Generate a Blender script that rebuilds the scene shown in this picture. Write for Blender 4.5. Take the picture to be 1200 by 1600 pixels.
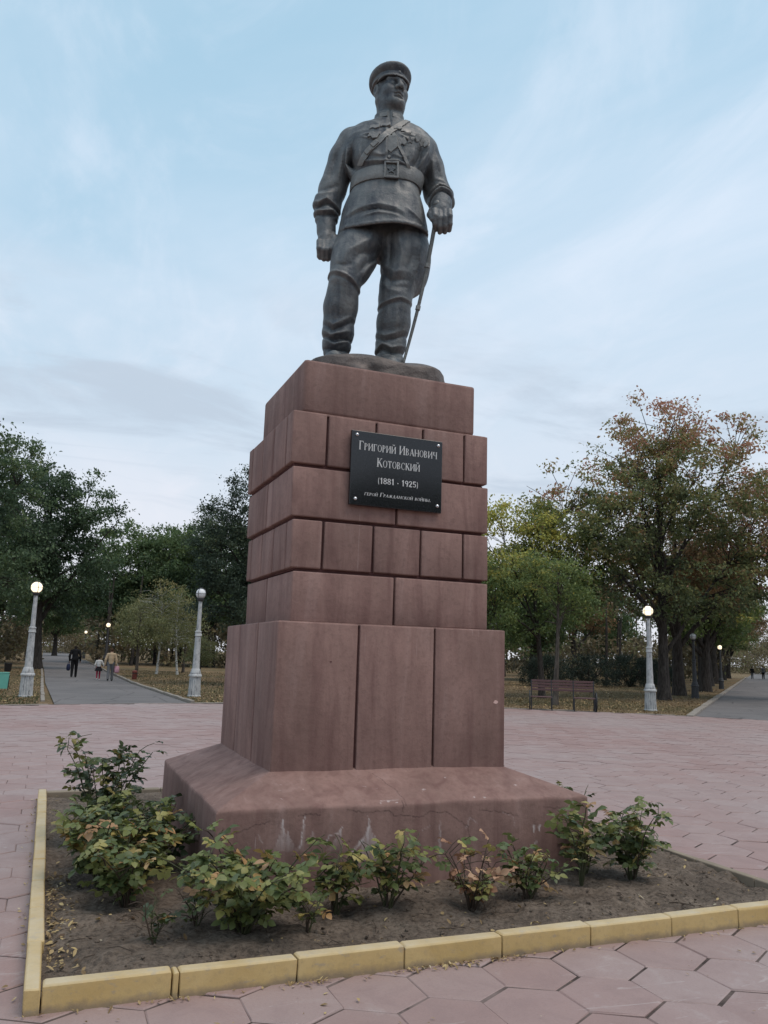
import bpy, bmesh, math, random
import numpy as np
from mathutils import Vector, Matrix, noise as mnoise

for _o in list(bpy.data.objects):
    bpy.data.objects.remove(_o)
SC = bpy.context.scene
COL = SC.collection
R = math.radians

# ------------------------------------------------------------------ camera
CAM_POS = Vector((0.0, 0.0, 1.6))
YAW, PITCH, ROLL = R(21.829), R(10.022), R(1.7184)
_F = Vector((math.sin(YAW) * math.cos(PITCH), math.cos(YAW) * math.cos(PITCH), math.sin(PITCH)))
_R0 = Vector((math.cos(YAW), -math.sin(YAW), 0.0))
_U0 = _R0.cross(_F)
_R = _R0 * math.cos(ROLL) + _U0 * math.sin(ROLL)
_U = _U0 * math.cos(ROLL) - _R0 * math.sin(ROLL)
cam_data = bpy.data.cameras.new('camera')
cam = bpy.data.objects.new('camera', cam_data)
COL.objects.link(cam)
cam.matrix_world = Matrix(((_R.x, _U.x, -_F.x, CAM_POS.x), (_R.y, _U.y, -_F.y, CAM_POS.y),
                           (_R.z, _U.z, -_F.z, CAM_POS.z), (0, 0, 0, 1)))
cam_data.sensor_fit = 'VERTICAL'
cam_data.sensor_height = 36.0
cam_data.lens = 36.0 * 1271.7 / 1600.0
cam_data.clip_start = 0.05
cam_data.clip_end = 3000.0
SC.camera = cam

# ------------------------------------------------------------------ world and sun
SUN_EL, SUN_AZ = R(66.0), R(142.0)          # azimuth measured from +Y towards +X: behind the camera, to the right
world = bpy.data.worlds.new('World')
SC.world = world
world.use_nodes = True
def build_world():
    nt = world.node_tree
    nt.nodes.clear()
    N, L = nt.nodes.new, nt.links.new
    out = N('ShaderNodeOutputWorld')
    bg = N('ShaderNodeBackground'); bg.inputs['Strength'].default_value = 0.1
    sky = N('ShaderNodeTexSky'); sky.sky_type = 'NISHITA'; sky.sun_disc = False
    sky.sun_elevation = SUN_EL; sky.sun_rotation = SUN_AZ
    sky.air_density = 1.0; sky.dust_density = 0.6; sky.ozone_density = 1.4
    tc = N('ShaderNodeTexCoord')
    sep = N('ShaderNodeSeparateXYZ'); L(tc.outputs['Generated'], sep.inputs[0])
    def math_(op, a, b=None, clamp=False):
        m = N('ShaderNodeMath'); m.operation = op; m.use_clamp = clamp
        for i, v in enumerate((a, b)):
            if v is None: continue
            if isinstance(v, (int, float)): m.inputs[i].default_value = v
            else: L(v, m.inputs[i])
        return m.outputs[0]
    def ramp(v, stops, interp='EASE'):
        r = N('ShaderNodeValToRGB'); r.color_ramp.interpolation = interp
        e = r.color_ramp.elements
        while len(e) < len(stops): e.new(0.5)
        for el, (p, c) in zip(e, stops):
            el.position = p; el.color = (c, c, c, 1) if isinstance(c, (int, float)) else (*c, 1)
        L(v, r.inputs[0]); return r.outputs[0]
    def mix(f, a, b):
        m = N('ShaderNodeMix'); m.data_type = 'RGBA'
        for s, v in (('Factor', f), ('A', a), ('B', b)):
            tgt = [i for i in m.inputs if i.name == s and i.type in (('VALUE',) if s == 'Factor' else ('RGBA',))][0]
            if isinstance(v, (int, float)): tgt.default_value = v
            elif isinstance(v, tuple): tgt.default_value = (*v, 1)
            else: L(v, tgt)
        return [o for o in m.outputs if o.type == 'RGBA'][0]
    up = math_('MAXIMUM', sep.outputs['Z'], 0.0)
    # clouds on a flat layer high above: direction divided by height
    den = math_('ADD', up, 0.16)
    px = math_('DIVIDE', sep.outputs['X'], den); py = math_('DIVIDE', sep.outputs['Y'], den)
    comb = N('ShaderNodeCombineXYZ'); L(px, comb.inputs[0]); L(py, comb.inputs[1])
    def cloud(loc, rot, scale, nscale, detail, rough, dist, lo, hi):
        mp = N('ShaderNodeMapping'); mp.inputs['Location'].default_value = loc
        mp.inputs['Rotation'].default_value = rot; mp.inputs['Scale'].default_value = scale
        L(comb.outputs[0], mp.inputs[0])
        t = N('ShaderNodeTexNoise'); t.inputs['Scale'].default_value = nscale
        t.inputs['Detail'].default_value = detail; t.inputs['Roughness'].default_value = rough
        t.inputs['Distortion'].default_value = dist
        L(mp.outputs[0], t.inputs['Vector'])
        return ramp(t.outputs['Fac'], [(lo, 0.0), (hi, 1.0)])
    veil = cloud((3.1, 1.7, 0), (0, 0, R(28)), (1.0, 0.55, 1), 0.85, 7, 0.55, 0.6, 0.36, 0.72)
    wisps = cloud((7.3, 4.2, 2), (0, 0, R(-38)), (1.7, 0.95, 1), 1.5, 10, 0.62, 1.1, 0.45, 0.72)
    grey = cloud((2.9, 6.4, 3), (0, 0, R(-24)), (0.75, 1.7, 1), 1.35, 9, 0.62, 0.5, 0.47, 0.63)
    low = ramp(sep.outputs['Z'], [(0.05, 1.0), (0.52, 0.0)], 'EASE')       # haze towards the horizon
    greyband = ramp(sep.outputs['Z'], [(0.14, 0.0), (0.22, 1.0), (0.30, 1.0), (0.46, 0.0)])
    WHITE, PINK, GREY, BLUE = (7.0, 7.5, 8.5), (7.0, 6.9, 7.4), (4.4, 5.15, 6.1), (4.1, 6.35, 7.8)
    base = mix(0.72, sky.outputs[0], BLUE)
    c = mix(math_('MULTIPLY', veil, 0.60), base, WHITE)
    c = mix(math_('MULTIPLY', wisps, 0.34), c, WHITE)
    c = mix(math_('MULTIPLY', low, 0.80), c, PINK)
    c = mix(math_('MULTIPLY', math_('MULTIPLY', grey, greyband), 0.85), c, GREY)
    L(c, bg.inputs['Color']); L(bg.outputs[0], out.inputs['Surface'])
build_world()

sun_data = bpy.data.lights.new('sun', 'SUN')
sun_data.energy = 1.5
sun_data.angle = R(40.0)
sun_data.color = (1.0, 0.86, 0.74)
sun = bpy.data.objects.new('sun', sun_data)
COL.objects.link(sun)
_sd = Vector((math.sin(SUN_AZ) * math.cos(SUN_EL), math.cos(SUN_AZ) * math.cos(SUN_EL), math.sin(SUN_EL)))
sun.rotation_euler = _sd.to_track_quat('Z', 'Y').to_euler()
sun.location = (0, -20, 30)

SC.view_settings.view_transform = 'Standard'
SC.view_settings.look = 'None'
SC.view_settings.exposure = 0.30
SC.view_settings.gamma = 1.0
SC.view_settings.use_curve_mapping = False
SC.render.engine = 'CYCLES'
SC.cycles.max_bounces = 6
SC.cycles.use_denoising = True
# ------------------------------------------------------------------ helpers: objects
def put(o, parent=None):
    COL.objects.link(o)
    if parent is not None: o.parent = parent
    return o
def tag(o, label=None, cat=None, group=None, kind=None):
    if label: o['label'] = label
    if cat: o['category'] = cat
    if group: o['group'] = group
    if kind: o['kind'] = kind
    return o
def empty(name, loc=(0, 0, 0), rz=0.0, label=None, cat=None, group=None, kind=None):
    o = bpy.data.objects.new(name, None)
    o.location = loc; o.rotation_euler = (0, 0, rz); o.empty_display_size = 0.1
    put(o); return tag(o, label, cat, group, kind)
def mesh_np(name, V, F, smooth=False):
    """mesh from numpy verts and an (n,k) face array, or a list of such arrays"""
    me = bpy.data.meshes.new(name)
    V = np.asarray(V, np.float32).reshape(-1, 3)
    Fs = F if isinstance(F, list) else [F]
    Fs = [np.asarray(f, np.int32) for f in Fs if len(f)]
    me.vertices.add(len(V)); me.vertices.foreach_set('co', V.ravel())
    loops = np.concatenate([f.ravel() for f in Fs])
    tot = np.concatenate([np.full(len(f), f.shape[1], np.int32) for f in Fs])
    me.loops.add(len(loops)); me.loops.foreach_set('vertex_index', loops)
    me.polygons.add(len(tot))
    me.polygons.foreach_set('loop_start', np.concatenate([[0], np.cumsum(tot)[:-1]]).astype(np.int32))
    me.polygons.foreach_set('loop_total', tot)
    me.polygons.foreach_set('use_smooth', np.full(len(tot), bool(smooth)))
    me.update(calc_edges=True); me.validate()
    return me
def obj(name, me, mat=None, parent=None, loc=None, rot=None):
    o = bpy.data.objects.new(name, me)
    if mat is not None and not me.materials: me.materials.append(mat)
    if loc is not None: o.location = loc
    if rot is not None: o.rotation_euler = rot
    return put(o, parent)
def copy_tree(o, parent=None):
    c = o.copy(); COL.objects.link(c)
    if parent is not None: c.parent = parent
    for ch in list(o.children): copy_tree(ch, c)
    return c
class MB:
    """collects simple solids into one mesh"""
    def __init__(s): s.V = []; s.F = []; s.n = 0
    def add(s, V, F):
        V = [tuple(v) for v in V]
        s.V += V; s.F += [tuple(i + s.n for i in f) for f in F]; s.n += len(V); return s
    def box(s, lo, hi, M=None):
        x0, y0, z0 = lo; x1, y1, z1 = hi
        V = [(x0,y0,z0),(x1,y0,z0),(x1,y1,z0),(x0,y1,z0),(x0,y0,z1),(x1,y0,z1),(x1,y1,z1),(x0,y1,z1)]
        if M is not None: V = [tuple(M @ Vector(v)) for v in V]
        return s.add(V, [(3,2,1,0),(4,5,6,7),(0,1,5,4),(1,2,6,5),(2,3,7,6),(3,0,4,7)])
    def tube(s, pts, rad, n=8, caps=True):
        pts = [Vector(p) for p in pts]
        if isinstance(rad, (int, float)): rad = [rad] * len(pts)
        V = []; up = Vector((0.13, 0.21, 1)).normalized()
        for i, p in enumerate(pts):
            d = (pts[min(i + 1, len(pts) - 1)] - pts[max(i - 1, 0)]).normalized()
            a = d.cross(up if abs(d.dot(up)) < 0.95 else Vector((1, 0, 0))).normalized(); b = d.cross(a)
            if i and (a.dot(pa) < 0): pass
            if i:
                a = (pa - d * pa.dot(d)).normalized(); b = d.cross(a)
            pa = a
            for k in range(n):
                t = 2 * math.pi * k / n
                V.append(tuple(p + (a * math.cos(t) + b * math.sin(t)) * rad[i]))
        F = []
        for i in range(len(pts) - 1):
            for k in range(n):
                F.append((i*n+k, i*n+(k+1) % n, (i+1)*n+(k+1) % n, (i+1)*n+k))
        if caps:
            F.append(tuple(range(n))[::-1]); F.append(tuple((len(pts)-1)*n+k for k in range(n)))
        return s.add(V, F)
    def lathe(s, prof, n=20, c=(0, 0, 0), flute=None):
        """prof: list of (r, z)"""
        V = []; F = []
        for r, z in prof:
            for k in range(n):
                t = 2 * math.pi * k / n
                rr = r if flute is None else r * flute(k, z)
                V.append((c[0] + rr*math.cos(t), c[1] + rr*math.sin(t), c[2] + z))
        for i in range(len(prof) - 1):
            for k in range(n):
                F.append((i*n+k, i*n+(k+1) % n, (i+1)*n+(k+1) % n, (i+1)*n+k))
        F.append(tuple(range(n))[::-1]); F.append(tuple((len(prof)-1)*n+k for k in range(n)))
        return s.add(V, F)
    def sphere(s, c, r, n=14, m=10, sc=(1, 1, 1)):
        V = [(c[0], c[1], c[2] - r*sc[2])]; F = []
        for i in range(1, m):
            p = -math.pi/2 + math.pi*i/m
            for k in range(n):
                t = 2*math.pi*k/n
                V.append((c[0]+r*sc[0]*math.cos(p)*math.cos(t), c[1]+r*sc[1]*math.cos(p)*math.sin(t), c[2]+r*sc[2]*math.sin(p)))
        V.append((c[0], c[1], c[2] + r*sc[2]))
        for k in range(n): F.append((0, 1+(k+1) % n, 1+k))
        for i in range(m-2):
            for k in range(n): F.append((1+i*n+k, 1+i*n+(k+1) % n, 1+(i+1)*n+(k+1) % n, 1+(i+1)*n+k))
        e = 1+(m-1)*n; b = 1+(m-2)*n
        for k in range(n): F.append((b+k, b+(k+1) % n, e))
        return s.add(V, F)
    def mesh(s, name, smooth=False, bevel=0.0, seg=2, angle=30):
        me = bpy.data.meshes.new(name); me.from_pydata(s.V, [], s.F); me.update()
        if bevel > 0:
            bm = bmesh.new(); bm.from_mesh(me)
            bmesh.ops.remove_doubles(bm, verts=bm.verts, dist=1e-5)
            es = [e for e in bm.edges if len(e.link_faces) == 2 and e.calc_face_angle(0) > R(angle)]
            bmesh.ops.bevel(bm, geom=es, offset=bevel, segments=seg, affect='EDGES', profile=0.5, clamp_overlap=True)
            bm.to_mesh(me); bm.free()
        if smooth:
            me.polygons.foreach_set('use_smooth', np.ones(len(me.polygons), bool))
            if smooth != 'all':
                try: me.set_sharp_from_angle(angle=R(40))
                except Exception: pass
        return me
    def build(s, name, mat, parent=None, smooth=False, bevel=0.0, seg=2, loc=None, rot=None, angle=30):
        return obj(name, s.mesh(name, smooth, bevel, seg, angle), mat, parent, loc, rot)

# ------------------------------------------------------------------ helpers: materials
class NT:
    def __init__(s, name):
        s.m = bpy.data.materials.new(name); s.m.use_nodes = True
        s.t = s.m.node_tree; s.t.nodes.clear()
        s.out = s.t.nodes.new('ShaderNodeOutputMaterial')
        s.b = s.t.nodes.new('ShaderNodeBsdfPrincipled')
        s.t.links.new(s.b.outputs[0], s.out.inputs['Surface'])
        s._obj = None
    def n(s, k): return s.t.nodes.new(k)
    def link(s, a, b): s.t.links.new(a, b)
    def set(s, inp, v):
        if isinstance(inp, str): inp = s.b.inputs[inp]
        if isinstance(v, (int, float)): inp.default_value = v
        elif isinstance(v, tuple): inp.default_value = (*v, 1) if len(v) == 3 and inp.type == 'RGBA' else v
        else: s.link(v, inp)
    def co(s, kind='Object'):
        if s._obj is None: s._obj = s.n('ShaderNodeTexCoord')
        return s._obj.outputs[kind]
    def pos(s):
        return s.n('ShaderNodeNewGeometry').outputs['Position']
    def map(s, v, scale=(1, 1, 1), loc=(0, 0, 0), rot=(0, 0, 0)):
        m = s.n('ShaderNodeMapping'); s.link(v, m.inputs[0])
        m.inputs['Scale'].default_value = scale; m.inputs['Location'].default_value = loc; m.inputs['Rotation'].default_value = rot
        return m.outputs[0]
    def noise(s, scale, detail=4, rough=0.55, v=None, dist=0.0):
        t = s.n('ShaderNodeTexNoise'); t.inputs['Scale'].default_value = scale
        t.inputs['Detail'].default_value = detail; t.inputs['Roughness'].default_value = rough; t.inputs['Distortion'].default_value = dist
        s.link(v if v is not None else s.co(), t.inputs['Vector']); return t.outputs['Fac']
    def voro(s, scale, v=None, feature='F1', out='Distance'):
        t = s.n('ShaderNodeTexVoronoi'); t.feature = feature; t.inputs['Scale'].default_value = scale
        s.link(v if v is not None else s.co(), t.inputs['Vector']); return t.outputs[out]
    def ramp(s, v, stops, interp='LINEAR'):
        r = s.n('ShaderNodeValToRGB'); r.color_ramp.interpolation = interp; e = r.color_ramp.elements
        while len(e) < len(stops): e.new(0.5)
        for el, (p, c) in zip(e, stops):
            el.position = p; el.color = (c, c, c, 1) if isinstance(c, (int, float)) else (*c, 1)
        s.link(v, r.inputs[0]); return r.outputs[0]
    def mix(s, f, a, b, mode='MIX'):
        m = s.n('ShaderNodeMix'); m.data_type = 'RGBA'; m.blend_type = mode
        ins = {'F': m.inputs[0], 'A': m.inputs[6], 'B': m.inputs[7]}
        for k, v in (('F', f), ('A', a), ('B', b)): s.set(ins[k], v)
        return m.outputs[2]
    def math(s, op, a, b=None, clamp=False):
        m = s.n('ShaderNodeMath'); m.operation = op; m.use_clamp = clamp
        for i, v in enumerate((a, b)):
            if v is not None: s.set(m.inputs[i], v)
        return m.outputs[0]
    def attr(s, name, out='Fac'):
        a = s.n('ShaderNodeAttribute'); a.attribute_name = name; return a.outputs[out]
    def objrand(s): return s.n('ShaderNodeObjectInfo').outputs['Random']
    def island(s): return s.n('ShaderNodeNewGeometry').outputs['Random Per Island']
    def bump(s, h, strength=0.3, dist=0.01):
        b = s.n('ShaderNodeBump'); b.inputs['Strength'].default_value = strength; b.inputs['Distance'].default_value = dist
        s.link(h, b.inputs['Height']); s.link(b.outputs[0], s.b.inputs['Normal']); return b
    def hsv(s, c, h=0.5, sa=1.0, v=1.0):
        x = s.n('ShaderNodeHueSaturation')
        s.set(x.inputs['Hue'], h); s.set(x.inputs['Saturation'], sa); s.set(x.inputs['Value'], v); s.set(x.inputs['Color'], c)
        return x.outputs[0]
    def done(s, rough=0.8, spec=0.3, metal=0.0):
        if not s.b.inputs['Roughness'].is_linked: s.b.inputs['Roughness'].default_value = rough
        s.b.inputs['Specular IOR Level'].default_value = spec
        if not s.b.inputs['Metallic'].is_linked: s.b.inputs['Metallic'].default_value = metal
        return s.m
def simple_mat(name, col, rough=0.7, var=0.25, scale=6.0, spec=0.3, metal=0.0, bump=0.0):
    n = NT(name); f = n.noise(scale, 5, 0.6)
    n.set('Base Color', n.mix(f, tuple(c*(1-var) for c in col), tuple(min(1, c*(1+var)) for c in col)))
    if bump: n.bump(n.noise(scale*8, 3), bump, 0.01)
    return n.done(rough, spec, metal)

# ------------------------------------------------------------------ helpers: sculpting with distance fields
def sd_cone(P, a, b, ra, rb):
    a = np.asarray(a, np.float32); b = np.asarray(b, np.float32)
    ba = b - a; l2 = float(ba @ ba); rr = ra - rb; a2 = l2 - rr*rr
    if a2 <= 1e-9: return np.linalg.norm(P - a, axis=-1) - max(ra, rb)
    il2 = 1.0/l2
    pa = P - a; y = pa @ ba; z = y - l2
    x = pa*l2 - y[..., None]*ba
    x2 = (x*x).sum(-1); y2 = y*y*l2; z2 = z*z*l2
    k = math.copysign(1, rr)*rr*rr*x2 if rr != 0 else np.zeros_like(x2)
    c1 = np.sign(z)*a2*z2 > k; c2 = np.sign(y)*a2*y2 < k
    r1 = np.sqrt(x2 + z2)*il2 - rb; r2 = np.sqrt(x2 + y2)*il2 - ra
    r3 = (np.sqrt(x2*a2*il2) + y*rr)*il2 - ra
    return np.where(c1, r1, np.where(c2, r2, r3))
def sd_ell(P, c, r, M=None):
    q = P - np.asarray(c, np.float32)
    if M is not None: q = q @ np.asarray(M, np.float32)      # columns of M are the local axes
    r = np.asarray(r, np.float32)
    k0 = np.linalg.norm(q/r, axis=-1); k1 = np.linalg.norm(q/(r*r), axis=-1) + 1e-9
    return k0*(k0 - 1.0)/k1
def sd_box(P, c, h, rad=0.0, M=None):
    q = P - np.asarray(c, np.float32)
    if M is not None: q = q @ np.asarray(M, np.float32)
    q = np.abs(q) - (np.asarray(h, np.float32) - rad)
    return np.linalg.norm(np.maximum(q, 0), axis=-1) + np.minimum(q.max(-1), 0) - rad
def smin(a, b, k):
    if k <= 0: return np.minimum(a, b)
    h = np.maximum(k - np.abs(a - b), 0)/k
    return np.minimum(a, b) - h*h*k*0.25
def rotm(rx=0, ry=0, rz=0):
    return np.array((Matrix.Rotation(rz, 3, 'Z') @ Matrix.Rotation(ry, 3, 'Y') @ Matrix.Rotation(rx, 3, 'X')))
class Field:
    def __init__(s, lo, hi, h):
        s.lo = np.asarray(lo, np.float32); s.h = h
        s.n = [int(math.ceil((b - a)/h)) + 1 for a, b in zip(lo, hi)]
        s.ax = [np.arange(n, dtype=np.float32)*h + a for n, a in zip(s.n, lo)]
        s.f = np.full(s.n, 1.0, np.float32)
    def region(s, lo, hi, pad):
        sl = []
        for i in range(3):
            a = int(math.floor((lo[i] - pad - s.lo[i])/s.h)); b = int(math.ceil((hi[i] + pad - s.lo[i])/s.h)) + 1
            sl.append(slice(max(0, a), max(0, min(s.n[i], b))))
        sl = tuple(sl)
        P = np.stack(np.meshgrid(*[s.ax[i][sl[i]] for i in range(3)], indexing='ij'), -1)
        return sl, P
    def op(s, fn, lo, hi, k=0.0, mode='+'):
        sl, P = s.region(lo, hi, k + 4*s.h)
        if P.size == 0: return s
        d = fn(P)
        if mode == '+': s.f[sl] = smin(s.f[sl], d, k)
        elif mode == '-': s.f[sl] = -smin(-s.f[sl], d, k)
        return s
    def cone(s, a, b, ra, rb=None, k=0.03, mode='+'):
        rb = ra if rb is None else rb; m = max(ra, rb)
        lo = [min(x, y) - m for x, y in zip(a, b)]; hi = [max(x, y) + m for x, y in zip(a, b)]
        return s.op(lambda P: sd_cone(P, a, b, ra, rb), lo, hi, k, mode)
    def chain(s, pts, rad, k=0.03, mode='+'):
        for i in range(len(pts) - 1):
            s.cone(pts[i], pts[i+1], rad[i], rad[i+1], k, mode)
        return s
    def ell(s, c, r, k=0.03, M=None, mode='+'):
        m = max(r)
        return s.op(lambda P: sd_ell(P, c, r, M), [x - m for x in c], [x + m for x in c], k, mode)
    def box(s, c, h, rad=0.0, k=0.0, M=None, mode='+'):
        m = float(np.linalg.norm(h))
        return s.op(lambda P: sd_box(P, c, h, rad, M), [x - m for x in c], [x + m for x in c], k, mode)
    def sample(s, P):
        """trilinear value of the field at points (n,3)"""
        q = (np.asarray(P, np.float32) - s.lo)/s.h
        i = np.clip(np.floor(q).astype(int), 0, np.array(s.n) - 2); t = np.clip(q - i, 0, 1)
        r = 0
        for a in (0, 1):
            for b in (0, 1):
                for c in (0, 1):
                    w = (t[:, 0] if a else 1-t[:, 0])*(t[:, 1] if b else 1-t[:, 1])*(t[:, 2] if c else 1-t[:, 2])
                    r = r + w*s.f[i[:, 0]+a, i[:, 1]+b, i[:, 2]+c]
        return r
    def mesh(s, name, smooth=True):
        """surface nets"""
        f = s.f; neg = f < 0
        nx, ny, nz = f.shape
        cnt = np.zeros((nx-1, ny-1, nz-1), np.int8)
        for a in (0, 1):
            for b in (0, 1):
                for c in (0, 1):
                    cnt += neg[a:nx-1+a, b:ny-1+b, c:nz-1+c]
        act = (cnt > 0) & (cnt < 8)
        ii = np.argwhere(act)
        idx = np.full(act.shape, -1, np.int32); idx[act] = np.arange(len(ii))
        acc = np.zeros((len(ii), 3), np.float32); num = np.zeros(len(ii), np.float32)
        cor = [(a, b, c) for a in (0, 1) for b in (0, 1) for c in (0, 1)]
        vals = {q: f[ii[:, 0]+q[0], ii[:, 1]+q[1], ii[:, 2]+q[2]] for q in cor}
        for p in cor:
            for ax in range(3):
                if p[ax]: continue
                q = list(p); q[ax] = 1; q = tuple(q)
                va, vb = vals[p], vals[q]
                m = (va < 0) != (vb < 0)
                t = np.where(m, va/np.where(m, va - vb, 1), 0)
                pt = np.array(p, np.float32)[None].repeat(len(ii), 0); pt[:, ax] = t
                acc += pt*m[:, None]; num += m
        V = (ii + acc/num[:, None])*s.h + s.lo
        Fs = []
        for ax in range(3):
            o1, o2 = [(1, 2), (2, 0), (0, 1)][ax]
            sa = [slice(None)]*3; sb = [slice(None)]*3
            sa[ax] = slice(0, -1); sb[ax] = slice(1, None)
            ed = neg[tuple(sa)] != neg[tuple(sb)]
            e = np.argwhere(ed)
            ok = (e[:, o1] > 0) & (e[:, o2] > 0) & (e[:, o1] < f.shape[o1]-1) & (e[:, o2] < f.shape[o2]-1)
            e = e[ok]
            first = neg[tuple(e.T)]
            def cell(d1, d2):
                c = e.copy(); c[:, o1] -= d1; c[:, o2] -= d2
                return idx[tuple(c.T)]
            q = np.stack([cell(1, 1), cell(0, 1), cell(0, 0), cell(1, 0)], -1)
            q[~first] = q[~first][:, ::-1]
            Fs.append(q)
        F = np.concatenate(Fs)
        return mesh_np(name, V, F, smooth)
# ------------------------------------------------------------------ ground, plaza, alleys
GZ = -0.05
def ground_mat():
    n = NT('dry_lawn'); w = n.pos()
    big = n.noise(0.16, 5, 0.6, w); mid = n.noise(1.3, 6, 0.65, w); fine = n.noise(14, 6, 0.7, w)
    c = n.mix(n.ramp(big, [(0.42, 0.0), (0.60, 1.0)]), (0.235, 0.160, 0.092), (0.130, 0.115, 0.058))
    c = n.mix(n.ramp(mid, [(0.45, 0.0), (0.68, 0.8)]), c, (0.32, 0.22, 0.13))
    c = n.mix(n.ramp(fine, [(0.40, 0.75), (0.58, 0.0)]), c, (0.085, 0.062, 0.040))
    n.set('Base Color', c)
    n.bump(n.math('ADD', fine, n.noise(45, 4, 0.7, w)), 0.8, 0.05)
    return n.done(0.95, 0.1)
def asphalt_mat():
    n = NT('asphalt'); w = n.pos()
    big = n.noise(0.35, 6, 0.6, w); f = n.noise(60, 4, 0.7, w)
    c = n.mix(n.ramp(big, [(0.35, 0.0), (0.65, 1.0)]), (0.105, 0.098, 0.098), (0.160, 0.146, 0.142))
    c = n.mix(n.ramp(f, [(0.45, 0.0), (0.7, 0.6)]), c, (0.22, 0.205, 0.20))
    v = n.voro(0.55, n.mix(0.12, w, n.n('ShaderNodeTexNoise').outputs['Color']), 'DISTANCE_TO_EDGE')
    c = n.mix(n.ramp(v, [(0.006, 0.6), (0.018, 0.0)]), c, (0.045, 0.04, 0.04))
    n.set('Base Color', c); n.bump(f, 0.4, 0.01)
    return n.done(0.85, 0.25)
def paver_mat():
    n = NT('pink_concrete_paver'); w = n.pos()
    rnd = n.math('FRACT', n.math('ADD', n.island(), n.math('MULTIPLY', n.objrand(), 7.31)))
    c = n.ramp(rnd, [(0.0, (0.275, 0.168, 0.150)), (0.35, (0.295, 0.182, 0.163)), (0.7, (0.305, 0.198, 0.180)), (1.0, (0.320, 0.222, 0.204))])
    big = n.noise(0.23, 5, 0.6, w); mid = n.noise(3.5, 6, 0.65, w, 0.5); fine = n.noise(70, 5, 0.7, w)
    c = n.mix(n.ramp(big, [(0.40, 0.0), (0.62, 0.8)]), c, (0.320, 0.245, 0.230))
    c = n.mix(n.ramp(mid, [(0.48, 0.0), (0.70, 0.55)]), c, (0.235, 0.160, 0.150))
    c = n.mix(n.ramp(mid, [(0.28, 0.40), (0.42, 0.0)]), c, (0.43, 0.36, 0.345))
    c = n.mix(n.ramp(fine, [(0.50, 0.0), (0.75, 0.30)]), c, (0.17, 0.12, 0.115))
    st = n.noise(1.7, 3, 0.5, n.map(w, (0.5, 2.2, 1), (3, 1, 0), (0, 0, 0.4)), 2.5)
    c = n.mix(n.ramp(st, [(0.655, 0.0), (0.668, 0.35), (0.682, 0.0)]), c, (0.52, 0.46, 0.44))
    n.set('Base Color', c)
    n.bump(n.math('ADD', n.math('MULTIPLY', mid, 1.2), n.math('MULTIPLY', fine, 0.5)), 0.35, 0.012)
    n.set('Roughness', n.ramp(mid, [(0.3, 0.50), (0.7, 0.68)]))
    return n.done(0.75, 0.55)
LAWN, ASPHALT, PAVER = ground_mat(), asphalt_mat(), paver_mat()
def joint_mat():
    n = NT('joint_sand'); w = n.pos()
    f = n.noise(0.8, 6, 0.7, w); g = n.noise(7, 5, 0.7, w)
    c = n.mix(n.ramp(f, [(0.42, 0.0), (0.62, 1.0)]), (0.048, 0.037, 0.033), (0.19, 0.145, 0.132))
    c = n.mix(n.ramp(g, [(0.54, 0.0), (0.68, 0.8)]), c, (0.040, 0.032, 0.028))
    n.set('Base Color', c)
    return n.done(0.95, 0.1)
JOINT = joint_mat()
KERB_GREY = simple_mat('kerb_concrete', (0.25, 0.220, 0.190), 0.85, 0.3, 3, 0.2, 0, 0.3)

def disc(name, r, z, mat, c=(0, 0), n=96, kind='structure'):
    V = [(c[0], c[1], z)] + [(c[0]+r*math.cos(2*math.pi*k/n), c[1]+r*math.sin(2*math.pi*k/n), z) for k in range(n)]
    o = MB().add(V, [(0, 1+k, 1+(k+1) % n) for k in range(n)]).build(name, mat)
    return tag(o, kind=kind)
disc('ground', 1500, GZ, LAWN)
PC, PR = (6.3, 7.2), 18.9          # plaza centre and radius
plaza = disc('plaza', PR, -0.007, JOINT, PC)
plaza['label'] = 'round plaza of hexagonal pink pavers round the monument'

def strip(name, L, Rr, z, mat):
    V = [(*p, z) for p in L] + [(*p, z) for p in Rr]; k = len(L)
    F = [(i, k+i, k+i+1, i+1) for i in range(k-1)]
    return tag(MB().add(V, F).build(name, mat), kind='structure')
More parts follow.
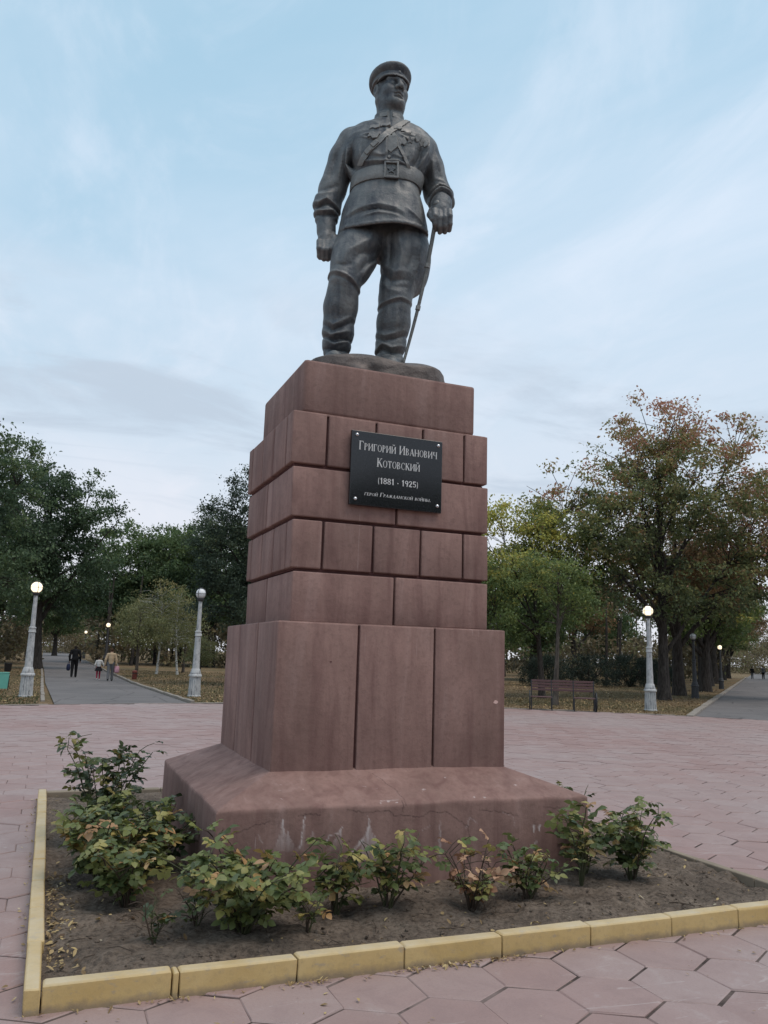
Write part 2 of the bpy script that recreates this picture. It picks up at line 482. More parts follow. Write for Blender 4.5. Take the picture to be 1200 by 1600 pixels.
# the left alley runs straight away along +Y, the right one diagonally
strip('path', [(.3, 25.2), (.0, 40), (-.1, 55), (-.6, 107), (-1.6, 300)], [(4.15, 26.0), (3.7, 40), (3.75, 60), (4.15, 107), (5.2, 300)], -0.012, ASPHALT)
D2, N2 = Vector((.727, .687)), Vector((.687, -.727))
def al(s, off): p = Vector((19.3, 21.0)) + D2*s + N2*off; return (p.x, p.y)
strip('path', [al(s, 0) for s in (-1.2, 6, 40, 300)], [al(s, 7.2) for s in (-3, 6, 40, 300)], -0.016, ASPHALT)
def kerb_line(pts, w, h, name='kerb', mat=KERB_GREY, seg=1.0, seed=1):
    """a low kerb of short stones, joined into one long piece because the joints are too small to see"""
    rnd = random.Random(seed); mb = MB()
    for a, b in zip(pts, pts[1:]):
        a, b = Vector(a), Vector(b); d = (b - a); L = d.length; d.normalize(); q = Vector((-d.y, d.x))
        n = max(1, int(L/seg))
        for i in range(n):
            p0, p1 = a + d*(L*i/n + .006), a + d*(L*(i+1)/n - .006); j = rnd.uniform(-.012, .012); hz = h + rnd.uniform(-.014, .014)
            V = [(*(p0 + q*(w/2+j)), GZ-.05), (*(p0 - q*(w/2-j)), GZ-.05), (*(p1 - q*(w/2-j)), GZ-.05), (*(p1 + q*(w/2+j)), GZ-.05)]
            V += [(v[0], v[1], hz) for v in V]
            mb.add(V, [(0, 1, 2, 3)[::-1], (4, 5, 6, 7), (0, 1, 5, 4), (1, 2, 6, 5), (2, 3, 7, 6), (3, 0, 4, 7)])
    o = mb.build(name, mat, bevel=.012, seg=1)
    bm = bmesh.new(); bm.from_mesh(o.data); bmesh.ops.recalc_face_normals(bm, faces=bm.faces); bm.to_mesh(o.data); bm.free()
    return tag(o, kind='structure')
kerb_line([(4.30, 26.2), (3.85, 40), (3.88, 60), (4.25, 107)], .13, .055, seed=2)
kerb_line([(-.02, 27.0), (-.12, 40), (-.22, 55), (-.7, 100)], .12, .0, seed=3)
kerb_line([al(-.4, -.12), al(12, -.12), al(45, -.12), al(110, -.12)], .22, .06, seed=4)
def arc(a0, a1, r, n=14): return [(PC[0] + r*math.sin(R(a0 + (a1-a0)*i/n)), PC[1] + r*math.cos(R(a0 + (a1-a0)*i/n))) for i in range(n+1)]
kerb_line(arc(-6, 43.5, PR+.05, 26), .10, .004, seed=5)
kerb_line(arc(-60, -19, PR+.05, 18), .10, .0, seed=6)
kerb_line(arc(-19, -6, PR+.05, 5), .09, -.004, seed=7)

# hexagonal pavers: the 300 nearest one by one, the rest as one piece
def build_pavers():
    RX, RY = 0.430, 0.39; RH = 0.2545
    ox, oy = 2.70, 3.575
    cells = []
    for j in range(-40, 62):
        for i in range(-48, 52):
            x = ox + i*RX + (RX/2 if j % 2 else 0); y = oy + j*RY
            if math.hypot(x - PC[0], y - PC[1]) > PR - .30: continue
            if .36 < x < 4.72 and 4.46 < y < 9.44: continue
            dx, dy = x, y
            f = dx*_F.x + dy*_F.y
            if f < 1.0: continue                       # behind the camera
            cells.append((x, y))
    rnd = random.Random(3)
    def proj(x, y):
        d = Vector((x, y, 0)) - CAM_POS; z = d.dot(_F); return 600 + 1271.7*d.dot(_R)/z, 800 - 1271.7*d.dot(_U)/z
    # largest in view first
    def inview(c):
        px, py = proj(*c); return -60 < px < 1260 and py < 1700
    def hidden(c): return .5 < c[0] < 4.5 and 9.2 < c[1] < 12.5
    order = sorted(cells, key=lambda c: (not inview(c), hidden(c), math.hypot(*c)))
    near, far = order[:300], order[300:]
    def hexa(r, z, a=0):
        return [(r*math.cos(math.pi/2 + k*math.pi/3), r*math.sin(math.pi/2 + k*math.pi/3), z) for k in range(6)]
    variants = []
    for v in range(8):
        r0 = RH - .0045 - .002*rnd.random()
        V = hexa(r0, -.045) + hexa(r0, -.007) + hexa(r0-.008, 0)
        V = V[:6] + [tuple(c + rnd.uniform(-.002, .002) for c in p) for p in V[6:12]] + [tuple(c + rnd.uniform(-.002, .002)*(1, 1, .5)[i] for i, c in enumerate(p)) for p in V[12:]]
        F = [(k, (k+1) % 6, 6+(k+1) % 6, 6+k) for k in range(6)] + [(6+k, 6+(k+1) % 6, 12+(k+1) % 6, 12+k) for k in range(6)] + [tuple(range(12, 18))]
        me = MB().add(V, F).mesh('paving_stone'); me.materials.append(PAVER); variants.append(me)
    for x, y in near:
        o = bpy.data.objects.new('paving_stone', rnd.choice(variants))
        o.location = (x + rnd.uniform(-.002, .002), y + rnd.uniform(-.002, .002), rnd.uniform(-.004, .003))
        o.rotation_euler = (rnd.gauss(0, .0045), rnd.gauss(0, .0045), rnd.gauss(0, .004)); put(o, plaza)
    base = np.array(hexa(RH-.0040, -.02) + hexa(RH-.0052, 0), np.float32)
    fc = np.array(far, np.float32); n = len(fc); rs4 = np.random.RandomState(6); rs = np.random.RandomState(4)
    V = np.repeat(base[None], n, 0)*np.stack([rs4.normal(1, .009, n)]*2 + [np.ones(n)], -1)[:, None, :].astype(np.float32)
    tx, ty = rs.normal(0, .0035, n), rs.normal(0, .0035, n); dz = rs.uniform(-.003, .003, n)
    V[..., 2] += (dz[:, None] + V[..., 0]*tx[:, None] + V[..., 1]*ty[:, None])*(V[..., 2] > -.01)
    V[..., 0] += fc[:, None, 0]; V[..., 1] += fc[:, None, 1]
    q = np.array([(k, (k+1) % 6, 6+(k+1) % 6, 6+k) for k in range(6)]); hx = np.array([tuple(range(6, 12))])
    off = (np.arange(n)*12)[:, None, None]
    me = mesh_np('paving_stones', V.reshape(-1, 3), [(q[None] + off).reshape(-1, 4), (hx[None] + off).reshape(-1, 6)])
    tag(obj('paving_stones', me, PAVER, plaza), kind='stuff')
build_pavers()
# ------------------------------------------------------------------ the pedestal
def plaster_mat(name, base=(0.246, 0.151, 0.130), attrs=False):
    n = NT(name)
    w = n.pos()
    big = n.noise(1.1, 6, 0.6, w, 0.4)
    streak = n.noise(3.0, 7, 0.6, n.map(w, (2.4, 2.4, 0.28)), 0.6)
    fine = n.noise(26, 6, 0.7, w)
    c = n.mix(n.ramp(big, [(0.35, 0.0), (0.66, 1.0)]), tuple(v*.80 for v in base), tuple(v*1.22 for v in base))
    c = n.mix(n.ramp(streak, [(0.48, 0.0), (0.68, 0.62)]), c, (base[0]*.58, base[1]*.49, base[2]*.52))
    c = n.mix(n.ramp(streak, [(0.30, 0.38), (0.44, 0.0)]), c, (0.36, 0.245, 0.22))
    c = n.mix(n.ramp(fine, [(0.50, 0.0), (0.72, 0.5)]), c, tuple(v*.60 for v in base))
    c = n.hsv(c, 0.5, 1.0, n.math('ADD', n.math('MULTIPLY', n.objrand(), 0.16), 0.92))
    # the odd scratch and lime run
    run = n.noise(9.0, 3, 0.5, n.map(w, (1.8, 1.8, 0.10)), 1.2)
    c = n.mix(n.ramp(run, [(0.715, 0.0), (0.76, 0.38)]), c, (0.50, 0.40, 0.385))
    if attrs:
        edge = n.noise(60, 4, 0.6, w)
        wt = n.attr('lime'); wt = n.math('MULTIPLY', wt, n.ramp(n.noise(30, 4, 0.6, n.map(w, (1, 1, 0.25))), [(0.30, 0.15), (0.55, 1.0)]))
        c = n.mix(n.math('MULTIPLY', wt, 0.85, True), c, (0.60, 0.53, 0.52))
        cr = n.attr('crack')
        c = n.mix(n.ramp(n.math('ADD', cr, n.math('MULTIPLY', n.math('SUBTRACT', edge, 0.5), 0.006)), [(0.0010, 0.8), (0.0055, 0.0)]), c, (0.045, 0.026, 0.026))
        n.set('Base Color', c)
    else:
        n.set('Base Color', c)
    h = n.math('ADD', n.math('MULTIPLY', n.noise(7, 5, 0.6, w), 0.9), n.math('MULTIPLY', fine, 0.35))
    n.bump(h, 0.42, 0.018)
    return n.done(0.82, 0.25)
PLASTER = plaster_mat('painted_plaster')
PLASTER_BASE = plaster_mat('painted_plaster_base', (0.240, 0.147, 0.126), True)
GROOVE = simple_mat('groove_plaster', (0.12, 0.06, 0.058), 0.9, 0.3, 8, 0.1)  # darker than the blocks: the shade deep in the grooves put into the colour

ped = empty('pedestal', (2.5, 6.75, 0), 0, 'stepped red brown pedestal of grooved plaster blocks on a sloped footing in the bed', 'pedestal')
PED0 = Vector((2.5, 6.75, 0))

def ped_block(name, lo, hi, bev=.010, seed=0, mat=None):
    """one plastered block, slightly out of true, with weathered arrises"""
    rnd = random.Random(seed)
    mb = MB().box([a - b for a, b in zip(lo, PED0)], [a - b for a, b in zip(hi, PED0)])
    mb.V = [tuple(c + rnd.uniform(-.0025, .0025) for c in v) for v in mb.V]
    me = mb.mesh(name)
    bm = bmesh.new(); bm.from_mesh(me)
    bmesh.ops.bevel(bm, geom=list(bm.edges), offset=bev*rnd.uniform(.8, 1.3), segments=2, affect='EDGES', profile=0.55)
    bm.to_mesh(me); bm.free()
    me.polygons.foreach_set('use_smooth', np.ones(len(me.polygons), bool))
    try: me.set_sharp_from_angle(angle=R(60))
    except Exception: pass
    return obj(name, me, mat or PLASTER, ped)

# footing: battered top, rough arrises, cracks and lime runs
def build_footing():
    x0, x1, y0, y1, zt = 1.089, 3.951, 5.465, 8.031, 0.584
    bx0, bx1, by0, by1, zb = 1.531, 3.432, 5.843, 7.658, 0.769
    F_ = Field((x0-.06, y0-.06, -.06), (x1+.06, y1+.06, .84), .0095)
    def sd(P):
        X, Y, Z = P[..., 0], P[..., 1], P[..., 2]
        wob = (.004*np.sin(X*7.1+1)+.003*np.sin(Y*9.3+2)+.0018*np.sin(X*23+Z*11)+.0018*np.sin(Y*19-Z*13))
        dx = np.maximum(x0 - X, X - x1) + wob; dy = np.maximum(y0 - Y, Y - y1) + wob
        side = np.maximum(dx, dy)
        t = np.minimum(np.minimum((X - x0)/(bx0 - x0), (x1 - X)/(x1 - bx1)), np.minimum((Y - y0)/(by0 - y0), (y1 - Y)/(y1 - by1)))
        zz = zt + np.clip(t, -.2, 1.2)*(zb - zt)
        zz = np.minimum(zz, zb + .015)
        top = (Z - zz + .004*np.sin(X*4.3+Y*3.1)+.0015*np.sin(X*17+Y*13))*.92
        d = -smin(-side, -top, .016)
        return d.astype(np.float32)
    F_.op(sd, (x0-.06, y0-.06, -.06), (x1+.06, y1+.06, .84), 0)
    # chipped spots along the top edge
    rnd = random.Random(8)
    for i in range(18):
        if i % 2: c = (rnd.uniform(x0, x1), y0 - .004, zt + rnd.uniform(-.012, .012))
        else: c = (x0 - .004, rnd.uniform(y0, y1), zt + rnd.uniform(-.012, .012))
        r = rnd.uniform(.006, .013)
        F_.ell(c, (r*rnd.uniform(1, 2), r*rnd.uniform(.7, 1.2), r*.8), .012, None, '-')
    me = F_.mesh('footing')
    try: me.set_sharp_from_angle(angle=R(23))
    except Exception: pass
    n = len(me.vertices); co = np.empty(n*3, np.float32); me.vertices.foreach_get('co', co); co = co.reshape(-1, 3)
    x, y, z = co.T
    def seg(px, pz, a, b):
        a = np.array(a); b = np.array(b); ba = b - a
        t = np.clip(((px-a[0])*ba[0] + (pz-a[1])*ba[1])/float(ba @ ba), 0, 1)
        return np.hypot(px - a[0] - t*ba[0], pz - a[1] - t*ba[1]), t
    front = y < y0 + .05
    lime = np.zeros(n, np.float32); crack = np.full(n, 1.0, np.float32)
    jit = np.sin(z*71+x*13)*.004 + np.sin(z*143+x*37)*.003
    def run(path, w0, w1, amp=1.0):
        for a, b in zip(path, path[1:]):
            d, t = seg(x + jit, z, a, b); w = w0 + (w1 - w0)*t
            np.maximum(lime, np.where(front, amp*np.clip(1.4 - d/w, 0, 1), 0), out=lime)
    def drape(tip, l, r, amp=.6):
        t = np.clip((tip[1] - z)/max(tip[1] - min(l[1], r[1]), 1e-3), 0, 1.05)
        lx = tip[0] + (l[0]-tip[0])*t**1.5; rx = tip[0] + (r[0]-tip[0])*t**1.5
        m = (z < tip[1]) & (z > min(l[1], r[1])) & (x > lx) & (x < rx) & front
        st = np.clip(.5 + .3*np.sin(x*190 + z*9) + .25*np.sin(x*83+1) + .25*np.sin(x*411+z*30), 0, 1)
        np.maximum(lime, np.where(m, amp*(.45 + .55*st)*np.clip(1.05 - t*.85, 0, 1), 0), out=lime)
    drape((1.535, .50), (1.475, .34), (1.64, .32), .95); run([(1.535, .525), (1.532, .47)], .003, .009)
    drape((1.575, .45), (1.56, .33), (1.66, .31), .6)
    drape((1.688, .53), (1.640, .33), (1.700, .31), .55); run([(1.69, .53), (1.676, .46), (1.664, .33)], .003, .006, .9)
    drape((1.75, .447), (1.70, .36), (1.79, .35), .35)
    drape((1.945, .452), (1.84, .33), (1.965, .30), .75); run([(1.955, .45), (1.92, .41), (1.87, .40), (1.838, .34)], .004, .005, .7)
    drape((2.147, .51), (2.02, .20), (2.29, .18), .95); run([(2.145, .52), (2.148, .42)], .002, .010); run([(2.148, .42), (2.10, .355), (2.035, .29)], .010, .007, .9)
    drape((2.19, .40), (2.19, .22), (2.30, .22), .7)
    run([(2.69, .46), (2.695, .22)], .004, .012, .4); run([(1.37, .43), (1.41, .38)], .004, .004, .35)
    for a, b in (((3.468, .385), (3.470, .345)), ((3.515, .385), (3.513, .355)), ((3.49, .275), (3.475, .245))): run([a, b], .010, .004)
    drape((3.478, .29), (3.455, .235), (3.505, .235), .9)
    run([(2.9, .40), (2.93, .47), (2.99, .43)], .003, .003, .35); run([(2.55, .40), (2.62, .43)], .003, .003, .3); run([(3.2, .50), (3.28, .46), (3.3, .40)], .003, .003, .3)
    run([(2.25, .605), (2.38, .610)], .006, .006, .55)
    def crk(path):
        for i, (a, b) in enumerate(zip(path, path[1:])):
            k = 6; a = np.array(a); b = np.array(b)
            pts = [a + (b - a)*q/k for q in range(k+1)]
            r2 = random.Random(i*7+3)
            pts = [p + (np.array((r2.uniform(-.008, .008), r2.uniform(-.009, .009))) if 0 < q < k else 0) for q, p in enumerate(pts)]
            for p, q in zip(pts, pts[1:]):
                d, _ = seg(x, z, p, q); np.minimum(crack, np.where(front, d, 1.0), out=crack)
    crk([(1.095, .405), (1.222, .445), (1.335, .486), (1.450, .512)])
    crk([(1.989, .561), (2.117, .539), (2.285, .546), (2.343, .505), (2.477, .500), (2.525, .489), (2.612, .528), (2.751, .514), (2.80, .476), (2.92, .41), (2.93, .30)])
    crk([(2.406, .60), (2.399, .53)]); crk([(1.64, .535), (1.72, .545), (1.80, .535)]); crk([(3.0, .52), (3.2, .50), (3.32, .47)]); crk([(3.55, .52), (3.75, .50), (3.92, .52)])
    crk([(1.93, .40), (1.98, .35), (2.02, .36)])
    top = (z > .57) & (y < by0 + .02)
    for a, b in (((2.43, y0), (2.41, 5.60)), ((2.41, 5.60), (2.30, 5.80))):
        d, _ = seg(x + np.sin(y*60)*.006, y, a, b); np.minimum(crack, np.where(top, d, 1.0), out=crack)
    for px, py, r in ((2.30, 5.50, .012), (2.62, 5.60, .014), (2.36, 5.485, .01), (2.24, 5.49, .009), (2.98, 5.50, .01), (3.4, 5.62, .012), (2.85, 5.72, .009), (3.06, 5.49, .012)):
        d = np.hypot((x - px)*.7, y - py); np.maximum(lime, np.where(z > .57, np.clip(1.3 - d/(r*.6), 0, 1), 0), out=lime)
    for nm, v in (('lime', lime), ('crack', crack)):
        a = me.attributes.new(nm, 'FLOAT', 'POINT'); a.data.foreach_set('value', v)
    co -= np.array(PED0, np.float32); me.vertices.foreach_set('co', co.ravel()); me.update()
    obj('footing', me, PLASTER_BASE, ped)
build_footing()

G = .0095          # half a groove
# lower stage: tall panels with grooves between, on a recessed core
BX0, BX1, BY0, BY1, BZ0, BZ1 = 1.531, 3.432, 5.843, 7.658, 0.745, 1.829
ped_block('core', (BX0+.03, BY0+.03, BZ0-.1), (BX1-.03, BY1-.03, BZ1-.012), .004, 1, GROOVE)
def ring_blocks(name, js, jl, z0, z1, depth, gx, gy, bev, seed):
    """blocks round a square stage: solid corner blocks, thin ones between them"""
    nx, ny = len(js)-1, len(jl)-1
    ex = lambda i, hi: js[i] if i in (0, nx) else (js[i] - gx if hi else js[i] + gx)
    ey = lambda i, hi: jl[i] if i in (0, ny) else (jl[i] - gy if hi else jl[i] + gy)
    for i in range(nx):
        for k in range(ny):
            cx, cy = i in (0, nx-1), k in (0, ny-1)
            if not (cx or cy): continue
            xa, xb, ya, yb = ex(i, 0), ex(i+1, 1), ey(k, 0), ey(k+1, 1)
            if not cx:
                if k == 0: yb = ya + depth
                else: ya = yb - depth
            if not cy:
                if i == 0: xb = xa + depth
                else: xa = xb - depth
            ped_block(name, (xa, ya, z0), (xb, yb, z1), bev, seed + i*9 + k)
ring_blocks('panel', [BX0, 2.169, 2.804, BX1], [BY0, 6.449, 7.090, BY1], BZ0, BZ1, .10, G, G*.8, .009, 10)
ped_block('stage_top', (BX0+.012, BY0+.012, BZ1-.012), (BX1-.012, BY1-.012, BZ1+.004), .004, 2)

# middle stage: four courses, two and five blocks in turn
cz = [1.834, 2.232, 2.632, 3.050, 3.482]
cx0 = [1.664, 1.646, 1.628, 1.608]; cx1 = [3.352, 3.350, 3.347, 3.342]
cy0, cy1 = 5.988, 7.509
five = [1.897, 2.315, 2.730, 3.118]; fivel = [6.164, 6.564, 6.960, 7.350]
for c in range(4):
    z0, z1 = cz[c] + (.013 if c else 0), cz[c+1] - (.013 if c < 3 else 0)
    X0, X1 = cx0[c], cx1[c]
    ped_block('core', (X0+.035, cy0+.035, cz[c]-.001), (X1-.035, cy1-.035, cz[c+1]-.001), .003, 40+c, GROOVE)
    ring_blocks('block', [X0] + (five if c % 2 else [2.510]) + [X1], [cy0] + (fivel if c % 2 else [6.78]) + [cy1], z0, z1, .12, G, G*.8, .010, 100 + c*60)
ped_block('stage_top', (cx0[3]+.012, cy0+.012, 3.470), (cx1[3]-.012, cy1-.012, 3.487), .004, 3)
cap_b = ped_block('cap_block', (1.690, 6.014, 3.488), (3.227, 7.351, 3.930), .022, 4)

def chip(x, z, rx, rz, mat, y=BY0):
    m = MB(); n = 12; rnd = random.Random(int(x*1000))
    rr = [rnd.uniform(.75, 1.1) for _ in range(n)]
    V = [(rx*r*math.cos(2*math.pi*k/n), -.0025, rz*r*math.sin(2*math.pi*k/n)) for k, r in enumerate(rr)] + [(1.15*v*math.cos(2*math.pi*k/n), .004, 1.15*w*math.sin(2*math.pi*k/n)) for k, (v, w) in enumerate([(rx*r, rz*r) for r in rr])]
    m.add(V, [tuple(range(n))] + [(k, n+k, n+(k+1) % n, (k+1) % n) for k in range(n)])
    m.build('plaster_mark', mat, ped, loc=(x - PED0.x, y - PED0.y, z))
CHIP = simple_mat('pale_pink_chip', (.62, .42, .38), .8, .2, 30)
chip(3.352, 1.262, .022, .014, CHIP)
chip(1.952, 1.545, .007, .008, GROOVE)  # dark disc painted for the shade inside a small hole
# ------------------------------------------------------------------ the plaque
def plaque_mats():
    n = NT('black_granite')
    f = n.noise(160, 3, 0.7)
    n.set('Base Color', n.mix(n.ramp(f, [(0.55, 0.0), (0.72, 1.0)]), (0.008, 0.008, 0.010), (0.035, 0.035, 0.042)))
    g = n.done(0.12, 0.6)
    w = simple_mat('engraved_silver', (0.62, 0.61, 0.60), 0.6, 0.12, 40)
    s = simple_mat('steel_screw', (0.62, 0.62, 0.63), 0.25, 0.1, 30, 0.5, 0.9)
    return g, w, s
GRANITE, SILVER, STEEL = plaque_mats()
PQ = Vector((2.485, 5.988, 3.070))
plq = empty('memorial_plaque', PQ, 0, 'polished black granite plaque with engraved Cyrillic name fixed by four screws to the pedestal front', 'plaque')
MB().box((-.402, -.048, -.303), (.402, -.016, .303)).build('slab', GRANITE, plq, bevel=.004)
MB().box((-.385, -.020, -.286), (.385, .006, .286)).build('backing', GROOVE, plq)
for sx, sz in ((-.357, .267), (.363, .263), (.363, -.247), (-.354, -.255)):
    m = MB(); m.lathe([(.015, 0), (.015, .004), (.011, .010), (.004, .0125), (.0, .013)], 14)
    m.build('screw', STEEL, plq, smooth=True, loc=(sx, -.048, sz), rot=(R(90), 0, 0))

T_, S_ = .150, .062            # thick and thin strokes
def glyphs():
    g = {}
    v = lambda x: [('L', x, 0, x, 1, T_), ('L', x-.13, .022, x+.13, .022, .044), ('L', x-.13, .978, x+.13, .978, .044)]
    g['Г'] = (.70, v(.15) + [('L', .15, .97, .64, .97, S_), ('L', .62, 1, .62, .76, .05)])
    g['Р'] = (.66, v(.15) + [('A', .22, .745, .30, .225, -90, 90)])
    g['И'] = (.90, v(.15) + v(.75) + [('L', .15, .06, .75, .94, S_)])
    g['Й'] = (.90, g['И'][1] + [('A', .45, 1.30, .15, .13, 180, 360)])
    g['О'] = (.80, [('A', .40, .5, .32, .485, 0, 360)])
    g['В'] = (.72, v(.15) + [('A', .24, .755, .27, .215, -90, 90), ('A', .24, .275, .33, .245, -90, 90)])
    g['А'] = (.84, [('L', .10, 0, .42, 1, S_), ('L', .42, 1, .74, 0, T_), ('L', .21, .33, .62, .33, .05), ('L', .0, .022, .22, .022, .044), ('L', .6, .022, .86, .022, .044)])
    g['Н'] = (.90, v(.15) + v(.75) + [('L', .15, .5, .75, .5, S_)])
    g['Ч'] = (.84, v(.68) + [('L', .16, 1, .16, .62, T_), ('L', .04, .978, .30, .978, .044), ('A', .46, .62, .30, .17, 180, 290)])
    g['К'] = (.82, v(.15) + [('L', .20, .46, .62, .97, S_), ('L', .34, .58, .72, .02, T_), ('L', .52, .978, .76, .978, .044), ('L', .6, .022, .84, .022, .044)])
    g['Т'] = (.78, v(.39) + [('L', .05, .97, .73, .97, S_), ('L', .06, 1, .06, .76, .05), ('L', .72, 1, .72, .76, .05)])
    g['С'] = (.74, [('A', .41, .5, .33, .485, 48, 312), ('L', .63, .98, .63, .70, .05)])
    g['Е'] = (.70, v(.15) + [('L', .15, .97, .60, .97, S_), ('L', .15, .5, .48, .5, S_), ('L', .15, .03, .62, .03, S_), ('L', .60, 1, .60, .78, .05), ('L', .62, 0, .62, .24, .05)])
    g['Ж'] = (1.16, v(.58) + [('L', .52, .5, .12, .97, S_), ('L', .64, .5, 1.04, .97, S_), ('L', .46, .56, .10, .02, T_*.8), ('L', .70, .56, 1.06, .02, T_*.8)])
    g['Д'] = (.86, [('L', .18, .05, .40, 1, S_), ('L', .44, 1, .66, .05, T_), ('L', .04, .05, .82, .05, S_), ('L', .06, .05, .06, -.18, .05), ('L', .80, .05, .80, -.18, .05)])
    g['Ы'] = (1.06, v(.15) + [('A', .24, .275, .30, .245, -90, 90)] + v(.90))
    b = .17
    g['1'] = (.55, [('L', .32, 0, .32, 1, b), ('L', .30, .93, .12, .76, .13)])
    g['8'] = (.66, [('A', .33, .745, .22, .19, 0, 360, b), ('A', .33, .27, .25, .20, 0, 360, b)])
    g['2'] = (.66, [('A', .32, .70, .22, .22, -20, 180, b), ('L', .50, .62, .12, .08, b), ('L', .06, .075, .60, .075, .15)])
    g['9'] = (.66, [('A', .33, .69, .23, .23, 0, 360, b), ('L', .555, .69, .40, .0, b)])
    g['5'] = (.66, [('L', .13, .925, .56, .925, .15), ('L', .15, .95, .12, .50, .14), ('A', .31, .33, .25, .26, -150, 120, b)])
    g['('] = (.36, [('A', .42, .42, .26, .66, 125, 235, .13)])
    g[')'] = (.36, [('A', -.06, .42, .26, .66, -55, 55, .13)])
    g['-'] = (.34, [('L', .09, .36, .25, .36, .15)])
    g['.'] = (.30, [('L', .08, .07, .20, .07, .13)])
    g[' '] = (.36, [])
    return g
GLY = glyphs()
def lettering(text, x0, x1, z, h, small, slant=0.0):
    """raised letters; capitals at full height, the rest as small capitals"""
    adv = 0; items = []
    for ch in text:
        up = ch.upper(); s = 1.0 if (ch == up and ch.isalpha()) or not ch.isalpha() else small
        w, st = GLY[up]; items.append((adv, s, st)); adv += (w + .06)*s
    kx = (x1 - x0)/(adv*h)
    mb = MB(); dep = 0
    def quad(P, y):
        a = sum(P[i][0]*P[(i+1) % 4][1] - P[(i+1) % 4][0]*P[i][1] for i in range(4))
        if a < 0: P = P[::-1]
        V = [(x0 + (p[0] + slant*p[1])*h*kx, y, z + p[1]*h) for p in P]
        V += [(q[0], -.0470, q[2]) for q in V]
        mb.add(V, [(0, 1, 2, 3), (1, 0, 4, 5), (2, 1, 5, 6), (3, 2, 6, 7), (0, 3, 7, 4)])
    for a0, s, st in items:
        for p in st:
            dep += 1; y = -.0492 - .00006*(dep % 17)
            if p[0] == 'L':
                _, xa, ya, xb, yb, w = p
                dx, dy = xb-xa, yb-ya; l = math.hypot(dx, dy); nx, ny = -dy/l*w/2, dx/l*w/2
                quad([((a0 + s*q[0]), s*q[1]) for q in ((xa-nx, ya-ny), (xb-nx, yb-ny), (xb+nx, yb+ny), (xa+nx, ya+ny))], y)
            else:
                cx, cy, rx, ry, t0, t1 = p[1:7]; wb = p[7] if len(p) > 7 else None
                k = max(4, int(abs(t1-t0)/24)); pr = None
                for i in range(k+1):
                    t = R(t0 + (t1-t0)*i/k); w = wb if wb else S_ + (T_-S_)*abs(math.cos(t))**1.3
                    o = (cx + (rx+w/2*.8)*math.cos(t), cy + (ry+w/2*.6)*math.sin(t)); n_ = (cx + (rx-w/2*.8)*math.cos(t), cy + (ry-w/2*.6)*math.sin(t))
                    if pr: quad([((a0 + s*q[0]), s*q[1]) for q in (pr[1], pr[0], o, n_)], y - .00002*(i % 2))
                    pr = (o, n_)
    return mb.build('lettering', SILVER, plq)
lettering('Григорий Иванович', -.338, .357, .148, .072, .80)
lettering('Котовский', -.180, .203, .024, .072, .80)
lettering('(1881 - 1925)', -.170, .193, -.113, .050, 1.0)
lettering('герой Гражданской войны.', -.280, .306, -.219, .033, .70, .18)
# ------------------------------------------------------------------ the bronze statue
def bronze_mat(name, dark=(0.064, 0.072, 0.085), light=(0.185, 0.185, 0.182), rough=0.56):
    n = NT(name)
    a = n.noise(3.2, 8, 0.62, dist=0.6); b = n.noise(17, 6, 0.65)
    streak = n.noise(2.6, 6, 0.6, n.map(n.co(), (5, 5, 0.7)))
    f = n.ramp(n.math('ADD', n.math('MULTIPLY', a, 0.6), n.math('MULTIPLY', streak, 0.5)), [(0.44, 0.0), (0.66, 1.0)])
    c = n.mix(f, dark, light)
    c = n.mix(n.ramp(b, [(0.50, 0.0), (0.66, 0.65)]), c, (0.145, 0.165, 0.17))
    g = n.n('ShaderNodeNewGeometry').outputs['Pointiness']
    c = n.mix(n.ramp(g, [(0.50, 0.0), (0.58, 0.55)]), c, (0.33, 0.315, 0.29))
    c = n.mix(n.ramp(g, [(0.40, 0.7), (0.49, 0.0)]), c, (0.025, 0.025, 0.028))  # highlights on ridges and shade in creases are put into the colour
    n.set('Base Color', c)
    n.set('Roughness', n.ramp(b, [(0.3, rough - 0.08), (0.7, rough + 0.14)]))
    n.set('Metallic', 0.35)
    h = n.math('ADD', n.math('MULTIPLY', n.noise(38, 5, 0.6), 0.5), n.noise(11, 4, 0.6))
    n.bump(h, 0.5, 0.02)
    return n.done(rough, 0.4, 0.55)
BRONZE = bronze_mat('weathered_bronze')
SABRE = bronze_mat('dark_scabbard_bronze', (.030, .032, .036), (.075, .072, .068))
def mound_mat():
    n = NT('statue_base_bronze')
    a = n.noise(4, 8, 0.65)
    n.set('Base Color', n.mix(n.ramp(a, [(0.35, 0.0), (0.7, 1.0)]), (0.085, 0.072, 0.066), (0.19, 0.155, 0.14)))
    n.bump(n.math('ADD', n.noise(14, 6, 0.65), n.voro(9)), 0.6, 0.03)
    return n.done(0.6, 0.4, 0.3)
MOUND = mound_mat()

